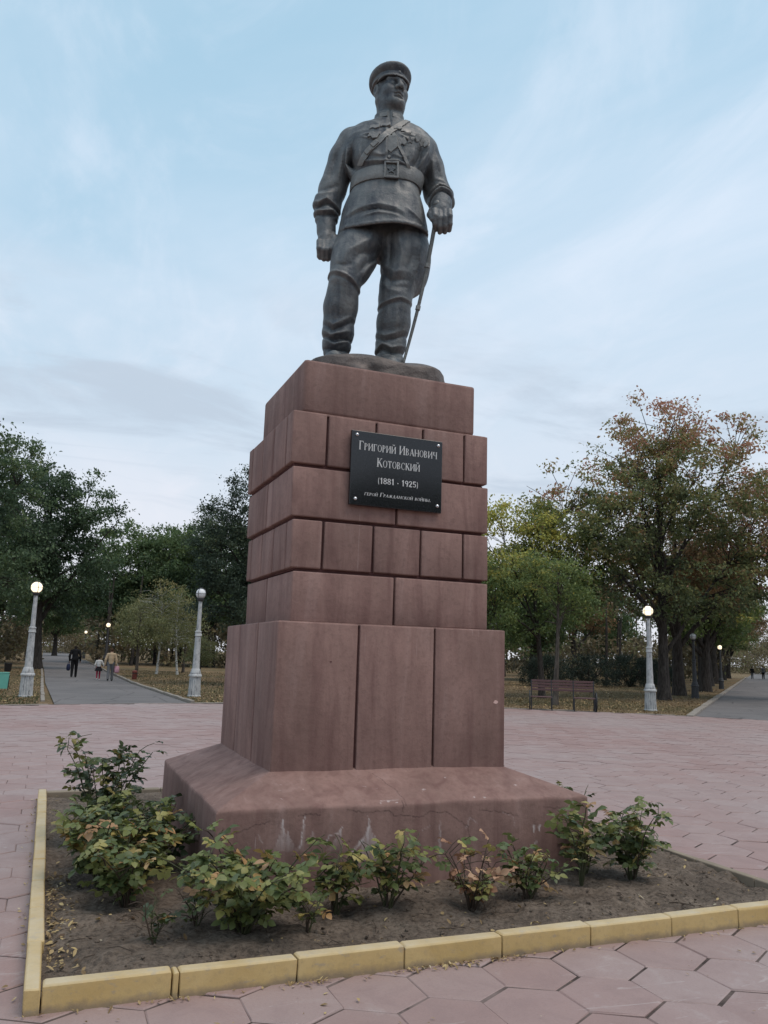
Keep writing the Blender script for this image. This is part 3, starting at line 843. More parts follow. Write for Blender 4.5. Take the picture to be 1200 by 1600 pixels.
ST_POS, ST_ROT = (2.52, 6.68, 4.12), R(-20.67)
statue = empty('statue', ST_POS, ST_ROT,
               'dark bronze statue of a uniformed man in peaked cap and tall boots atop the pedestal', 'statue')
statue.scale = (.975, .975, .975)
def crease(F, path, amp, w, y1=0.06, y0=-0.75):
    """raise (amp > 0) or sink a soft fold along a line of (x, z) points on the front of a field"""
    xs = [p[0] for p in path]; zs = [p[1] for p in path]
    sl, P = F.region((min(xs), y0, min(zs)), (max(xs), y1, max(zs)), 3*w)
    d2 = np.full(P.shape[:3], 9.0, np.float32)
    n = len(path) - 1; am = np.zeros_like(d2)
    for i in range(n):
        a = np.array(path[i]); b = np.array(path[i+1]); ba = b - a
        px, pz = P[..., 0] - a[0], P[..., 2] - a[1]
        t = np.clip((px*ba[0] + pz*ba[1])/float(ba @ ba), 0, 1)
        q = (px - t*ba[0])**2 + (pz - t*ba[1])**2
        fade = np.sin(np.pi*np.clip((i + t)/n*.86 + .07, 0, 1))**.6
        m = q < d2; d2[m] = q[m]; am[m] = fade[m]
    g = amp*am*np.exp(-(np.sqrt(d2)/(w*.85))**1.35).astype(np.float32)
    F.f[sl] -= np.where((P[..., 1] < y1) & (F.f[sl] < .9), g*np.clip((y1 - P[..., 1])/.08, 0, 1), 0)

TZ  = np.array([1.30, 1.40, 1.50, 1.70, 1.85, 1.93, 2.01, 2.12, 2.25, 2.38, 2.475, 2.545, 2.59, 2.63, 2.69])
TCX = np.array([.062, .060, .060, .066, .070, .073, .078, .082, .085, .085, .083, .080, .080, .080, .082])
TA  = np.array([.445, .440, .425, .375, .332, .322, .342, .378, .408, .430, .415, .360, .250, .150, .130])
TB  = np.array([.335, .330, .315, .290, .268, .260, .270, .292, .292, .270, .230, .185, .160, .145, .135])
TCY = -np.array([.03, .03, .03, .03, .025, .02, .02, .03, .035, .025, .01, .0, .0, .0, .0])
def torso_sd(P, off=0.0):
    z = P[..., 2]
    cx, a, b, cy = (np.interp(z, TZ, q) for q in (TCX, TA, TB, TCY))
    x = np.abs(P[..., 0] - cx)/a; y = np.abs(P[..., 1] - cy)/b
    r = (x**2.25 + y**2.25)**(1/2.25)
    return ((r - 1.0)*np.minimum(a, b)*0.92).astype(np.float32) - off
def hem_z(P):                      # the hem: lifted over the forward leg
    return 1.412 + 0.045*P[..., 0] + 0.010*np.sin(P[..., 0]*9.0) + 0.15*P[..., 1]
def capped(P):
    return np.maximum(np.maximum(torso_sd(P), hem_z(P) - P[..., 2]), P[..., 2] - 2.68)

def build_figure():
    B = Field((-0.74, -0.74, -0.03), (0.86, 0.46, 3.24), 0.0085)
    V3 = lambda u, v, z: (u, -v, z)
    # ---- legs (breeches) first: they run up inside the tunic
    B.chain([V3(-.10, .02, 1.55), V3(-.175, .09, 1.22), V3(-.285, .215, .87)], [.205, .212, .150], k=.04)
    B.ell(V3(-.26, .02, 1.20), (.15, .17, .27), k=.08)
    B.ell(V3(-.235, .17, 1.05), (.17, .17, .22), k=.08)
    B.chain([V3(.24, .0, 1.55), V3(.272, .0, 1.26), V3(.195, .035, .80)], [.235, .222, .160], k=.04)
    B.ell(V3(.355, -.07, 1.17), (.170, .18, .32), k=.09)
    B.ell(V3(.06, -.02, 1.36), (.22, .2, .2), k=.08)
    # ---- boots
    def boot(knee, calf, low, ank, heel, toe, kr):
        B.chain([knee, calf, low, ank], [kr, .158, .142, .125], k=.03)
        B.chain([ank, heel], [.12, .085], k=.05)
        mid = tuple(0.55*h + 0.45*t for h, t in zip(heel, toe))
        B.chain([(heel[0], heel[1], .085), (mid[0], mid[1], .095), (toe[0], toe[1], .062)], [.08, .085, .065], k=.05)
    lk, lc, ll, la = V3(-.287, .20, .835), V3(-.318, .135, .62), V3(-.335, .09, .40), V3(-.345, .06, .24)
    boot(lk, lc, ll, la, V3(-.345, .0, .10), V3(-.35, .30, .05), .150)
    rk, rc, rl, ra = V3(.192, .035, .735), V3(.185, -.005, .54), V3(.165, -.04, .36), V3(.155, -.06, .23)
    boot(rk, rc, rl, ra, V3(.15, -.12, .10), V3(.17, .18, .05), .158)
    # boot tops: a raised rim that dips at the back
    def rim(c, r, tilt, rx):
        M = rotm(tilt[0], tilt[1], 0)
        for i in range(20):
            t0, t1 = 2*math.pi*i/20, 2*math.pi*(i+1)/20
            p = [np.array(c) + M @ np.array((rx*math.cos(t), r*math.sin(t), 0)) for t in (t0, t1)]
            B.cone(tuple(p[0]), tuple(p[1]), .0135, .0135, k=.012)
    for p, am, w in [
            ([(-.47, .84), (-.421, .895), (-.357, .874), (-.267, .838), (-.202, .802), (-.12, .74)], .020, .016),
            ([(-.47, .80), (-.421, .860), (-.357, .838), (-.267, .80), (-.202, .765), (-.12, .70)], -.012, .022),
            ([(.02, .66), (.056, .674), (.099, .683), (.15, .693), (.24, .718), (.36, .713)], .020, .016),
            ([(.02, .625), (.056, .64), (.099, .648), (.15, .658), (.24, .683), (.36, .68)], -.012, .022),
            ([(.065, 1.358), (.055, 1.231), (-.059, 1.128), (-.161, 1.069), (-.22, .97)], -.045, .045),
            ([(-.03, 1.36), (-.07, 1.23), (-.16, 1.15), (-.26, 1.08), (-.30, .98)], .030, .060),
            ([(.02, 1.17), (-.082, 1.02), (-.155, .89)], -.028, .032), ([(.02, 1.10), (-.06, .98), (-.12, .87)], .022, .035),
            ([(-.22, .95), (-.30, .93), (-.38, .96)], -.014, .025), ([(-.40, 1.22), (-.38, 1.05), (-.34, .93)], .018, .04),
            ([(.05, 1.02), (.145, .88), (.299, .90)], -.026, .032), ([(.08, 1.06), (.17, .96), (.30, .98)], .024, .04),
            ([(.197, 1.35), (.241, 1.14), (.219, .985)], .030, .05), ([(.13, 1.34), (.13, 1.15), (.12, 1.0)], -.026, .04),
            ([(.32, 1.34), (.34, 1.14), (.28, .97)], -.020, .04), ([(.40, 1.3), (.42, 1.1), (.35, .93)], .018, .04),
            ([(.06, .90), (.12, .80), (.22, .77)], .016, .03), ([(.10, .86), (.2, .82), (.3, .83)], -.014, .025),
            # boots: soft shin lines and heavy creases above the foot
            ([(-.30, .76), (-.31, .60), (-.30, .45)], .014, .035), ([(.21, .64), (.21, .50), (.19, .38)], .012, .035),
            ([(-.46, .47), (-.38, .40), (-.30, .43), (-.20, .50)], .020, .026), ([(-.46, .43), (-.38, .355), (-.30, .385), (-.20, .46)], -.028, .022),
            ([(-.47, .37), (-.40, .31), (-.30, .33), (-.20, .37)], .030, .028), ([(-.47, .325), (-.38, .27), (-.28, .285), (-.20, .29)], -.034, .020),
            ([(-.47, .30), (-.36, .225), (-.24, .27), (-.20, .33)], .024, .024), ([(-.46, .21), (-.34, .175), (-.21, .20)], -.030, .024),
            ([(.02, .42), (.10, .37), (.19, .385), (.31, .44)], .018, .026), ([(.02, .38), (.10, .325), (.19, .34), (.31, .40)], -.024, .020),
            ([(.01, .25), (.08, .30), (.17, .255), (.30, .30)], .028, .026), ([(.01, .215), (.08, .26), (.17, .21), (.30, .245)], -.032, .020),
            ([(.03, .17), (.14, .19), (.22, .15), (.30, .19)], .02, .022)]:
        crease(B, p, am*.85, w, y1=.14)
    # ---- tunic, hollow under the skirt
    lo, hi = (-.5, -.5, 1.30), (.62, .5, 2.68)
    T = Field(B.lo, (0.86, 0.46, 3.24), B.h)
    T.op(capped, lo, hi, 0.0)
    T.op(lambda P: np.maximum(torso_sd(P, -.035), P[..., 2] - 1.62), lo, hi, .03, '-')
    for p, am, w in [
            ([(-.293, 1.50), (-.164, 1.545), (.003, 1.575), (.16, 1.545), (.25, 1.50)], .013, .030), ([(-.28, 1.465), (-.15, 1.505), (.003, 1.53), (.16, 1.50), (.24, 1.46)], -.010, .024),
            ([(-.134, 1.448), (.006, 1.482), (.188, 1.46)], .014, .02), ([(.27, 1.56), (.36, 1.50), (.42, 1.46)], .016, .03),
            ([(-.24, 1.83), (-.30, 1.70), (-.37, 1.56)], .012, .04), ([(.30, 1.84), (.38, 1.70), (.42, 1.55)], .012, .04), ([(.02, 1.84), (-.03, 1.74)], -.010, .03), ([(.2, 1.84), (.24, 1.72)], -.010, .03),
            ([(-.325, 2.271), (-.33, 2.10), (-.27, 1.97)], .030, .045), ([(-.27, 2.25), (-.27, 2.12), (-.20, 2.0)], -.022, .035), ([(-.20, 2.2), (-.19, 2.1), (-.13, 2.02)], .016, .03),
            ([(.482, 2.377), (.47, 2.199), (.38, 2.03)], .030, .045), ([(.40, 2.3), (.38, 2.15), (.32, 2.03)], -.022, .035), ([(.33, 2.2), (.32, 2.1), (.27, 2.03)], .016, .03),
            ([(-.14, 2.045), (.016, 2.03), (.173, 2.035), (.33, 2.0)], .024, .028), ([(-.06, 2.12), (.0, 2.085), (.05, 2.10)], .014, .024), ([(.13, 2.1), (.2, 2.075), (.26, 2.10)], .014, .024),
            ([(.092, 2.60), (.092, 2.35), (.085, 2.03)], -.010, .010), ([(.055, 2.58), (.057, 2.32), (.057, 2.03)], .010, .018),
            ([(-.185, 2.325), (-.10, 2.325), (-.015, 2.325)], .012, .014), ([(-.185, 2.31), (-.10, 2.265), (-.015, 2.31)], .012, .012),
            ([(.18, 2.335), (.27, 2.335), (.36, 2.325)], .012, .014), ([(.18, 2.32), (.27, 2.275), (.36, 2.31)], .012, .012),
            ([(-.18, 2.55), (-.05, 2.50), (.0, 2.44)], .014, .04), ([(.30, 2.55), (.22, 2.50)], .012, .04)]:
        crease(T, p, am*1.25, w, y1=.02)
    # hem stitch
    for i in range(12):
        x0, x1 = -.36+.07*i, -.29+.07*i
        pts = []
        for x in (x0, x1):
            yy = -.03 - .325*max(0.0, 1-abs((x-.06)/.435)**2.25)**(1/2.25)
            pts.append((x, yy, float(hem_z(np.array((x, yy, 0.0)))) + .02))
        T.cone(pts[0], pts[1], .006, .006, k=.02)
    B.f = np.minimum(B.f, T.f)
    # ---- arms
    A = Field(B.lo, (0.86, 0.46, 3.24), B.h)
    A.chain([V3(-.270, -.02, 2.420), V3(-.355, -.04, 2.26), V3(-.455, -.055, 1.93), V3(-.498, -.03, 1.74), V3(-.500, .0, 1.60)], [.155, .142, .130, .128, .116], k=.04)
    A.cone(V3(-.499, .012, 1.56), V3(-.492, .030, 1.44), .096, .092, k=.006)     # cuff
    A.chain([V3(.430, -.03, 2.375), V3(.50, -.06, 2.21), V3(.590, -.11, 1.96), V3(.620, -.02, 1.84), V3(.615, .09, 1.77)], [.150, .136, .130, .122, .108], k=.04)
    A.cone(V3(.615, .12, 1.765), V3(.608, .165, 1.665), .100, .102, k=.006)
    for p, am, w in [
            ([(-.63, 1.735), (-.57, 1.70), (-.493, 1.735), (-.36, 1.66)], .034, .026), ([(-.63, 1.70), (-.57, 1.665), (-.48, 1.69), (-.36, 1.62)], -.030, .020),
            ([(-.63, 1.63), (-.53, 1.603), (-.382, 1.62)], .030, .024), ([(-.63, 1.60), (-.53, 1.57), (-.37, 1.585)], -.026, .016),
            ([(-.62, 1.82), (-.54, 1.79), (-.44, 1.83)], .020, .03), ([(-.60, 1.87), (-.5, 1.85), (-.40, 1.90)], -.014, .03), ([(-.52, 1.66), (-.44, 1.63), (-.38, 1.56)], .018, .022),
            ([(-.28, 2.42), (-.36, 2.20), (-.40, 1.95)], .024, .045), ([(-.33, 2.42), (-.42, 2.20), (-.47, 1.98)], -.018, .035), ([(-.41, 2.36), (-.48, 2.15), (-.53, 1.95)], .016, .04),
            ([(.50, 1.90), (.594, 1.965), (.731, 1.915)], .032, .024), ([(.50, 1.865), (.60, 1.925), (.74, 1.87)], -.026, .018),
            ([(.51, 1.80), (.592, 1.86), (.74, 1.80)], .034, .026), ([(.51, 1.765), (.6, 1.815), (.74, 1.75)], -.024, .016), ([(.55, 2.03), (.63, 2.02), (.70, 1.98)], .018, .028),
            ([(.45, 2.36), (.52, 2.18), (.55, 2.0)], .022, .04), ([(.40, 2.28), (.46, 2.12), (.50, 1.97)], -.018, .03), ([(.53, 2.33), (.60, 2.15), (.64, 2.03)], .014, .035)]:
        crease(A, p, am*.95, w, y1=.12)
    # shoulder seams
    for s, c in ((-1, V3(-.252, 0, 2.45)), (1, V3(.41, 0, 2.41))):
        for i in range(12):
            t = [math.pi*(-.1 + 1.2*(i+j)/12) for j in (0, 1)]
            p = [(c[0] + s*.02*math.sin(q), c[1] - .155*math.cos(q), c[2] + .155*math.sin(q)) for q in t]
            A.cone(p[0], p[1], .010, .010, k=.012, mode='-')
    # ---- hands
    def hand(palm0, palm1, rads, fingers, thumb):
        A.cone(palm0, palm1, rads[0], rads[1], k=.02)
        for fl, rr in fingers + [thumb]:
            A.chain(fl, [rr, rr*.95, rr*.85, rr*.75][:len(fl)], k=.010)
    # hanging hand, fingers half closed
    A.ell(V3(-.487, .055, 1.330), (.073, .085, .115), k=.02)
    A.cone(V3(-.492, .035, 1.445), V3(-.488, .045, 1.355), .072, .075, k=.03)
    for i, (du, dz) in enumerate(((-.060, -.01), (-.022, -.025), (.018, -.025), (.052, -.008))):
        x = -.487 + du
        A.chain([V3(x, .115, 1.290+dz*.4), V3(x*.985-.004, .150, 1.210+dz), V3(x*.98-.004, .105, 1.150+dz), V3(x*.985, .055, 1.160+dz)], [.030, .028, .026, .022], k=.008)
    A.chain([V3(-.425, .075, 1.375), V3(-.397, .120, 1.295), V3(-.415, .145, 1.215)], [.034, .030, .025], k=.015)
    # hand resting on the sabre hilt
    A.ell(V3(.598, .205, 1.575), (.095, .075, .10), k=.02)
    A.cone(V3(.603, .165, 1.67), V3(.60, .195, 1.60), .078, .085, k=.03)
    for i, (du, dz) in enumerate(((-.062, .0), (-.014, -.02), (.034, -.016), (.076, .006))):
        x = .598 + du
        A.chain([V3(x, .262, 1.565+dz*.5), V3(x+.002, .295, 1.495+dz), V3(x+.006, .275, 1.425+dz), V3(x+.008, .215, 1.395+dz)], [.031, .029, .027, .023], k=.008)
    A.chain([V3(.515, .20, 1.60), V3(.495, .25, 1.53), V3(.515, .285, 1.465)], [.036, .031, .026], k=.015)
    B.f = smin(B.f, A.f, .02)
    # ---- collar and neck
    B.op(lambda P: np.maximum(np.hypot(P[..., 0]-.082, (P[..., 1]-.0)*1.0) - (.158 - .10*(P[..., 2]-2.60)), np.abs(P[..., 2] - 2.655 - .16*(P[..., 1])) - .058), (-.1, -.2, 2.52), (.26, .2, 2.80), .008)
    B.cone(V3(.082, .0, 2.60), V3(.090, .01, 2.88), .130, .134, k=.01)
    crease(B, [(.088, 2.70), (.088, 2.55)], -.012, .008)
    # ---- head
    al = R(28.0); c0 = np.array(V3(.090, .015, 2.972)); s_ = 0.96
    f_ = np.array((math.sin(al), -math.cos(al), 0.0)); r_ = np.array((math.cos(al), math.sin(al), 0.0)); u_ = np.array((0, 0, 1.0))
    HM = np.stack([r_, f_, u_], 1)
    def hp(x, f, z): return tuple(c0 + s_*(x*r_ + f*f_ + z*u_))
    def he(x, f, z, r, k=.03, mode='+'): H.ell(hp(x, f, z), tuple(s_*q for q in r), k, HM, mode)
    H = Field(B.lo, (0.86, 0.46, 3.24), B.h)
    he(0, -.03, .06, (.152, .190, .165))
    he(0, .045, -.075, (.136, .130, .155), .05)
    for s in (-1, 1):
        H.cone(hp(s*.105, -.02, -.125), hp(s*.035, .125, -.185), .058, .05, k=.05)
        he(s*.085, .105, -.062, (.050, .050, .06), .05)
        H.cone(hp(s*.095, .125, .040), hp(s*.02, .172, .044), .022, .024, k=.03)
    H.ell(hp(0, .135, -.185), (.05, .05, .045), .04)
    he(0, .10, -.21, (.07, .07, .045), .05)
    he(0, .02, -.20, (.115, .12, .07), .06)
    for s in (-1, 1): H.ell(hp(s*.062, .184, .000), (.034,)*3, .03, None, '-')
    for s in (-1, 1):
        H.ell(hp(s*.062, .132, .000), (.034,)*3, .006)
        H.cone(hp(s*.094, .132, .010), hp(s*.036, .152, .014), .011, .011, k=.010)
        H.cone(hp(s*.092, .132, -.022), hp(s*.038, .148, -.020), .010, .010, k=.014)
        H.cone(hp(s*.100, .130, .048), hp(s*.028, .178, .040), .016, .016, k=.014)
    H.cone(hp(0, .170, .030), hp(0, .215, -.052), .020, .030, k=.022)
    for s in (-1, 1):
        H.ell(hp(s*.030, .190, -.060), (.024,)*3, .012)
        H.ell(hp(s*.014, .205, -.080), (.011,)*3, .008, None, '-')
    H.cone(hp(-.046, .150, -.106), hp(0, .172, -.100), .015, .018, k=.022); H.cone(hp(.046, .150, -.106), hp(0, .172, -.100), .015, .018, k=.022)
    H.cone(hp(-.036, .150, -.134), hp(.0, .168, -.137), .013, .017, k=.022); H.cone(hp(.036, .150, -.134), hp(.0, .168, -.137), .013, .017, k=.022)
    H.chain([hp(-.048, .160, -.128), hp(0, .188, -.118), hp(.048, .160, -.128)], [.005, .006, .005], k=.010, mode='-')
    H.chain([hp(-.04, .175, -.160), hp(0, .19, -.163), hp(.04, .175, -.160)], [.012, .013, .012], k=.02, mode='-')
    for s in (-1, 1):
        he(s*.155, -.03, -.015, (.024, .048, .072), .012)
        he(s*.178, -.022, -.010, (.016, .026, .044), .01, '-')
        he(s*.150, -.025, -.080, (.02, .024, .028), .012)
    B.f = smin(B.f, H.f, .03)
    # ---- surface unevenness of the casting
    sl = (slice(None),)*3
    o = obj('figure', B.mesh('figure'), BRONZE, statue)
    return B, hp, f_, r_
FIG, HP, HF, HR = build_figure()

def build_cap():
    C = Field((-.30, -.42, 2.92), (.48, .32, 3.34), .008)
    al = R(28.0)
    pit = R(6)
    M = np.stack([HR, HF*math.cos(pit) + np.array((0, 0, math.sin(pit))), -HF*math.sin(pit) + np.array((0, 0, math.cos(pit)))], 1)
    def p(x, f, z): return tuple(np.array(HP(0, -.02, .060)) + M @ np.array((x, f, z)))
    def loc(P): return (P - np.array(p(0, 0, 0), np.float32)) @ M.astype(np.float32)
    def crown(P):
        q = loc(P)
        r = np.hypot(q[..., 0]/.204, q[..., 1]/.226)
        zc = .084 + .030*q[..., 1]/.25
        return (np.sqrt(np.maximum(r, 0)**2.0 + (np.abs(q[..., 2] - zc)/.058)**2.1) - 1)*.056
    def taper(P):
        q = loc(P); z = q[..., 2]
        rr = .164 + .035*np.clip((z - .03)/.08, 0, 1)
        return np.maximum(np.hypot(q[..., 0], q[..., 1]*.90) - rr, np.abs(z - .06) - .06)
    C.op(taper, (-.3, -.42, 2.92), (.48, .32, 3.34), .01)
    C.op(crown, (-.3, -.42, 2.92), (.48, .32, 3.34), .03)
    for x0, f0, x1, f1 in ((-.12, .18, -.05, .10), (.13, .17, .06, .09), (-.2, .02, -.12, .03), (.2, .0, .12, .02)):
        C.cone(p(x0, f0, .195), p(x1, f1, .205), .012, .008, .03, '-')
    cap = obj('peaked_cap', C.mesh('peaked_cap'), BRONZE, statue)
    D = Field((-.30, -.42, 2.86), (.48, .32, 3.24), .008)
    def band(P):
        q = loc(P); return np.maximum(np.abs(np.hypot(q[..., 0], q[..., 1]*.92) - .168) - .012, np.abs(q[..., 2] - .040) - .034)
    D.op(band, (-.3, -.42, 2.86), (.48, .32, 3.24), .0)
    D.ell(p(0, .186, .046), (.022, .022, .024), .005)
    obj('cap_band', D.mesh('cap_band'), BRONZE, cap)
    E = Field((-.30, -.48, 2.80), (.48, .32, 3.16), .007)
    def visor(P):
        q = loc(P); r = np.hypot(q[..., 0]*1.02, q[..., 1]*.90)
        zc = .008 - .32*np.maximum(q[..., 1] - .14, 0) - .5*q[..., 0]**2
        return np.maximum(np.maximum(np.abs(q[..., 2] - zc)*.85 - .010, np.hypot(q[..., 0], (q[..., 1] - .055)) - .168), .158 - r)
    E.op(lambda P: np.maximum(visor(P), .04 - loc(P)[..., 1]), (-.3, -.48, 2.80), (.48, .32, 3.16), 0)
    obj('cap_visor', E.mesh('cap_visor'), BRONZE, cap)
build_cap()

# ---- things fastened on the chest, laid onto the modelled surface
def front(x, z, y0=-0.75):
    """y of the front of the figure at local x, z"""
    y = y0
    for _ in range(60):
        d = float(FIG.sample(np.array([[x, y, z]]))[0])
        if d < 0.002: break
        y += max(0.004, min(d*.8, .03))
        if y > .3: break
    return y
def front_normal(x, z):
    e = .02
    yx = (front(x+e, z) - front(x-e, z))/(2*e); yz = (front(x, z+e) - front(x, z-e))/(2*e)
    return Vector((yx, -1, yz)).normalized()
def ribbon(path, w, t, n=22):
    path = [Vector((p[0], p[1])) for p in path]
    L = [0]
    for a, b in zip(path, path[1:]): L.append(L[-1] + (b - a).length)
    mb = MB(); V = []
    for i in range(n + 1):
        s = L[-1]*i/n
        k = max(j for j in range(len(path)-1) if L[j] <= s + 1e-9)
        f = (s - L[k])/(L[k+1] - L[k]); c = path[k].lerp(path[k+1], f); d = (path[k+1] - path[k]).normalized(); q = Vector((-d.y, d.x))
        for sg, off in ((-1, -.02), (-1, t), (1, t), (1, -.02)):
            x, z = c.x + q.x*w/2*sg, c.y + q.y*w/2*sg
            nn = front_normal(c.x, c.y); y = front(x, z)
            V.append((x + nn.x*off, y + nn.y*off, z + nn.z*off))
    F = []
    for i in range(n):
        for k in range(4): F.append((i*4+k, i*4+(k+1) % 4, (i+1)*4+(k+1) % 4, (i+1)*4+k))
    F += [(0, 1, 2, 3)[::-1], tuple(n*4+k for k in range(4))]
    # consistent orientation is fixed below
    me = MB().add(V, F).mesh('ribbon', True)
    bm = bmesh.new(); bm.from_mesh(me); bmesh.ops.recalc_face_normals(bm, faces=bm.faces); bm.to_mesh(me); bm.free()
    return me
def plate(x, z, w, h, t, shape='box', rz=0.0, y0=-.75):
    """a small flat badge lying on the chest"""
    nn = front_normal(x, z) if y0 < -.5 else Vector(((x - .082)/.15, -1, 0)).normalized(); y = front(x, z, y0)
    up = (Vector((0, 0, 1)) - nn*nn.z).normalized(); rt = up.cross(nn)
    M = Matrix((( rt.x, up.x, nn.x, x), (rt.y, up.y, nn.y, y), (rt.z, up.z, nn.z, z), (0, 0, 0, 1))) @ Matrix.Rotation(rz, 4, 'Z')
    if shape == 'box': pts = [(-w/2, -h/2), (w/2, -h/2), (w/2, h/2), (-w/2, h/2)]
    elif shape == 'shield': pts = [(-w/2, h/2), (-w/2, -h*.2), (0, -h/2), (w/2, -h*.2), (w/2, h/2)]
    elif shape == 'star':
        pts = []
        for k in range(10):
            rr = (w/2 if k % 2 == 0 else w*.24); a = math.pi/2 + k*math.pi/5; pts.append((rr*math.cos(a), rr*math.sin(a)))
    elif shape == 'flag': pts = [(-w/2, -h/2), (-w*.2, -h*.3), (w*.1, -h*.55), (w/2, -h*.3), (w/2, h*.5), (w*.1, h*.3), (-w*.2, h*.55), (-w/2, h*.35)]
    else: pts = [(w/2*math.cos(2*math.pi*k/12), h/2*math.sin(2*math.pi*k/12)) for k in range(12)]
    if sum(a[0]*b[1]-b[0]*a[1] for a, b in zip(pts, pts[1:] + pts[:1])) < 0: pts = pts[::-1]
    n = len(pts)
    V = [M @ Vector((a, b, -.02)) for a, b in pts] + [M @ Vector((a*.96, b*.96, t)) for a, b in pts]
    F = [tuple(range(n))[::-1], tuple(range(n, 2*n))] + [(k, (k+1) % n, n+(k+1) % n, n+k) for k in range(n)]
    return MB().add(V, F)
def dress():
    # belt: a band round the waist, standing proud of the tunic
    z0 = lambda x: 1.938 + .07*(x - .075)
    def ring(off, dz, nn=56):
        out = []
        for k in range(nn):
            t = 2*math.pi*k/nn; ct, st = math.cos(t), math.sin(t)
            for_x = lambda r: .075 + r*ct
            lo, hi = .1, .7
            for _ in range(22):
                m = (lo + hi)/2; x, y = .075 + m*ct, -.022 + m*st
                d = float(torso_sd(np.array((x, y, z0(x) + dz))[None])[0])
                if d < off: lo = m
                else: hi = m
            x, y = .075 + lo*ct, -.022 + lo*st
            out.append((x, y, z0(x) + dz))
        return out
    rings = [ring(-.02, -.074), ring(.010, -.074), ring(.016, -.064), ring(.016, .058), ring(.010, .068), ring(-.02, .068)]
    V = sum(rings, []); n = 56; F = []
    for i in range(len(rings)-1):
        for k in range(n): F.append((i*n+k, i*n+(k+1) % n, (i+1)*n+(k+1) % n, (i+1)*n+k))
    belt = MB().add(V, F).build('belt', BRONZE, statue, smooth=True)
    by = min(v[1] for v in rings[3])
    bz = z0(.115)
    m = MB()
    for lo, hi in (((-.070, -.085), (-.052, .085)), ((.052, -.085), (.070, .085)), ((-.052, -.085), (.052, -.066)), ((-.052, .066), (.052, .085))):
        m.box((.115+lo[0], by-.018, bz+lo[1]), (.115+hi[0], by+.035, bz+hi[1]))
    bk = m.build('buckle', BRONZE, belt, bevel=.005)
    s = MB()
    for k in range(10): pass
    pts = [((.042 if k % 2 == 0 else .018)*math.cos(math.pi/2+k*math.pi/5), (.042 if k % 2 == 0 else .018)*math.sin(math.pi/2+k*math.pi/5)) for k in range(10)]
    V = [(.115+a, by-.012, bz+b) for a, b in pts] + [(.115+a, by+.02, bz+b) for a, b in pts]
    s.add(V, [tuple(range(10))[::-1], tuple(range(10, 20))] + [((k+1) % 10, k, 10+k, 10+(k+1) % 10) for k in range(10)])
    s.build('buckle_star', BRONZE, belt)
    # cross straps
    obj('shoulder_strap', ribbon([(.262, 2.56), (.154, 2.405), (.062, 2.31), (-.016, 2.226), (-.118, 2.126), (-.181, 2.03)], .060, .012), BRONZE, statue)
    obj('shoulder_strap', ribbon([(.11, 2.345), (.169, 2.205), (.238, 2.078), (.285, 1.98)], .030, .010, 14), BRONZE, statue)
    # cartridge loops on the wide strap
    for a, b in ((-.106, 2.134), (-.050, 2.20)):
        plate(a, b, .080, .048, .022, 'box', R(42)).build('pouch', BRONZE, statue, bevel=.004)
    # medals and badges
    for x, z, w, h, sh, rz in ((-.055, 2.41, .10, .075, 'flag', 0), (.045, 2.43, .10, .07, 'flag', .1), (-.065, 2.285, .10, .08, 'flag', -.35), (.165, 2.40, .085, .07, 'flag', .1),
                               (.245, 2.365, .10, .06, 'flag', -.2), (.208, 2.236, .075, .085, 'flag', .4), (.282, 2.262, .085, .07, 'star', .1), (.353, 2.302, .052, .075, 'shield', -.3), (.398, 2.289, .050, .075, 'shield', -.35), (.44, 2.276, .045, .07, 'shield', -.4)):
        plate(x, z, w, h, .012, sh, rz).build('medal', BRONZE, statue, bevel=.003)
    plate(.105, 2.20, .125, .185, .010, 'shield').build('placket_badge', BRONZE, statue, bevel=.004)
    plate(.09, 2.075, .03, .03, .010, 'disc').build('button', BRONZE, statue)
    for x in (.025, .150): plate(x, 2.635, .085, .05, .008, 'box', y0=-.20).build('collar_badge', BRONZE, statue, bevel=.003)
    # sabre: scabbard from the hilt under the hand down to the plinth
    top, tip = Vector((.548, -.225, 1.48)), Vector((.285, -.14, .10))
    m = MB(); pts = []; rad = []
    for i in range(13):
        t = i/12; p = top.lerp(tip, t); p += Vector((.022, .0, 0))*math.sin(t*math.pi); pts.append(p); rad.append(.021 - .007*t)
    m.tube(pts, rad, 10)
    sab = m.build('sabre', SABRE, statue, smooth=True)
    h = MB(); h.tube([top + Vector((.01, -.012, .16)), top + Vector((.006, -.01, .08)), top], [.030, .026, .030], 10)
    h.sphere(tuple(top + Vector((.012, -.014, .17))), .036)
    h.build('hilt', BRONZE, sab, smooth=True)
    for t in (.32, .62):
        p = top.lerp(tip, t) + Vector((.022, 0, 0))*math.sin(t*math.pi); d = (tip - top).normalized()
        MB().tube([p - d*.02, p + d*.02], .029 - .008*t, 10).build('scabbard_ring', BRONZE, sab, smooth=True)
dress()
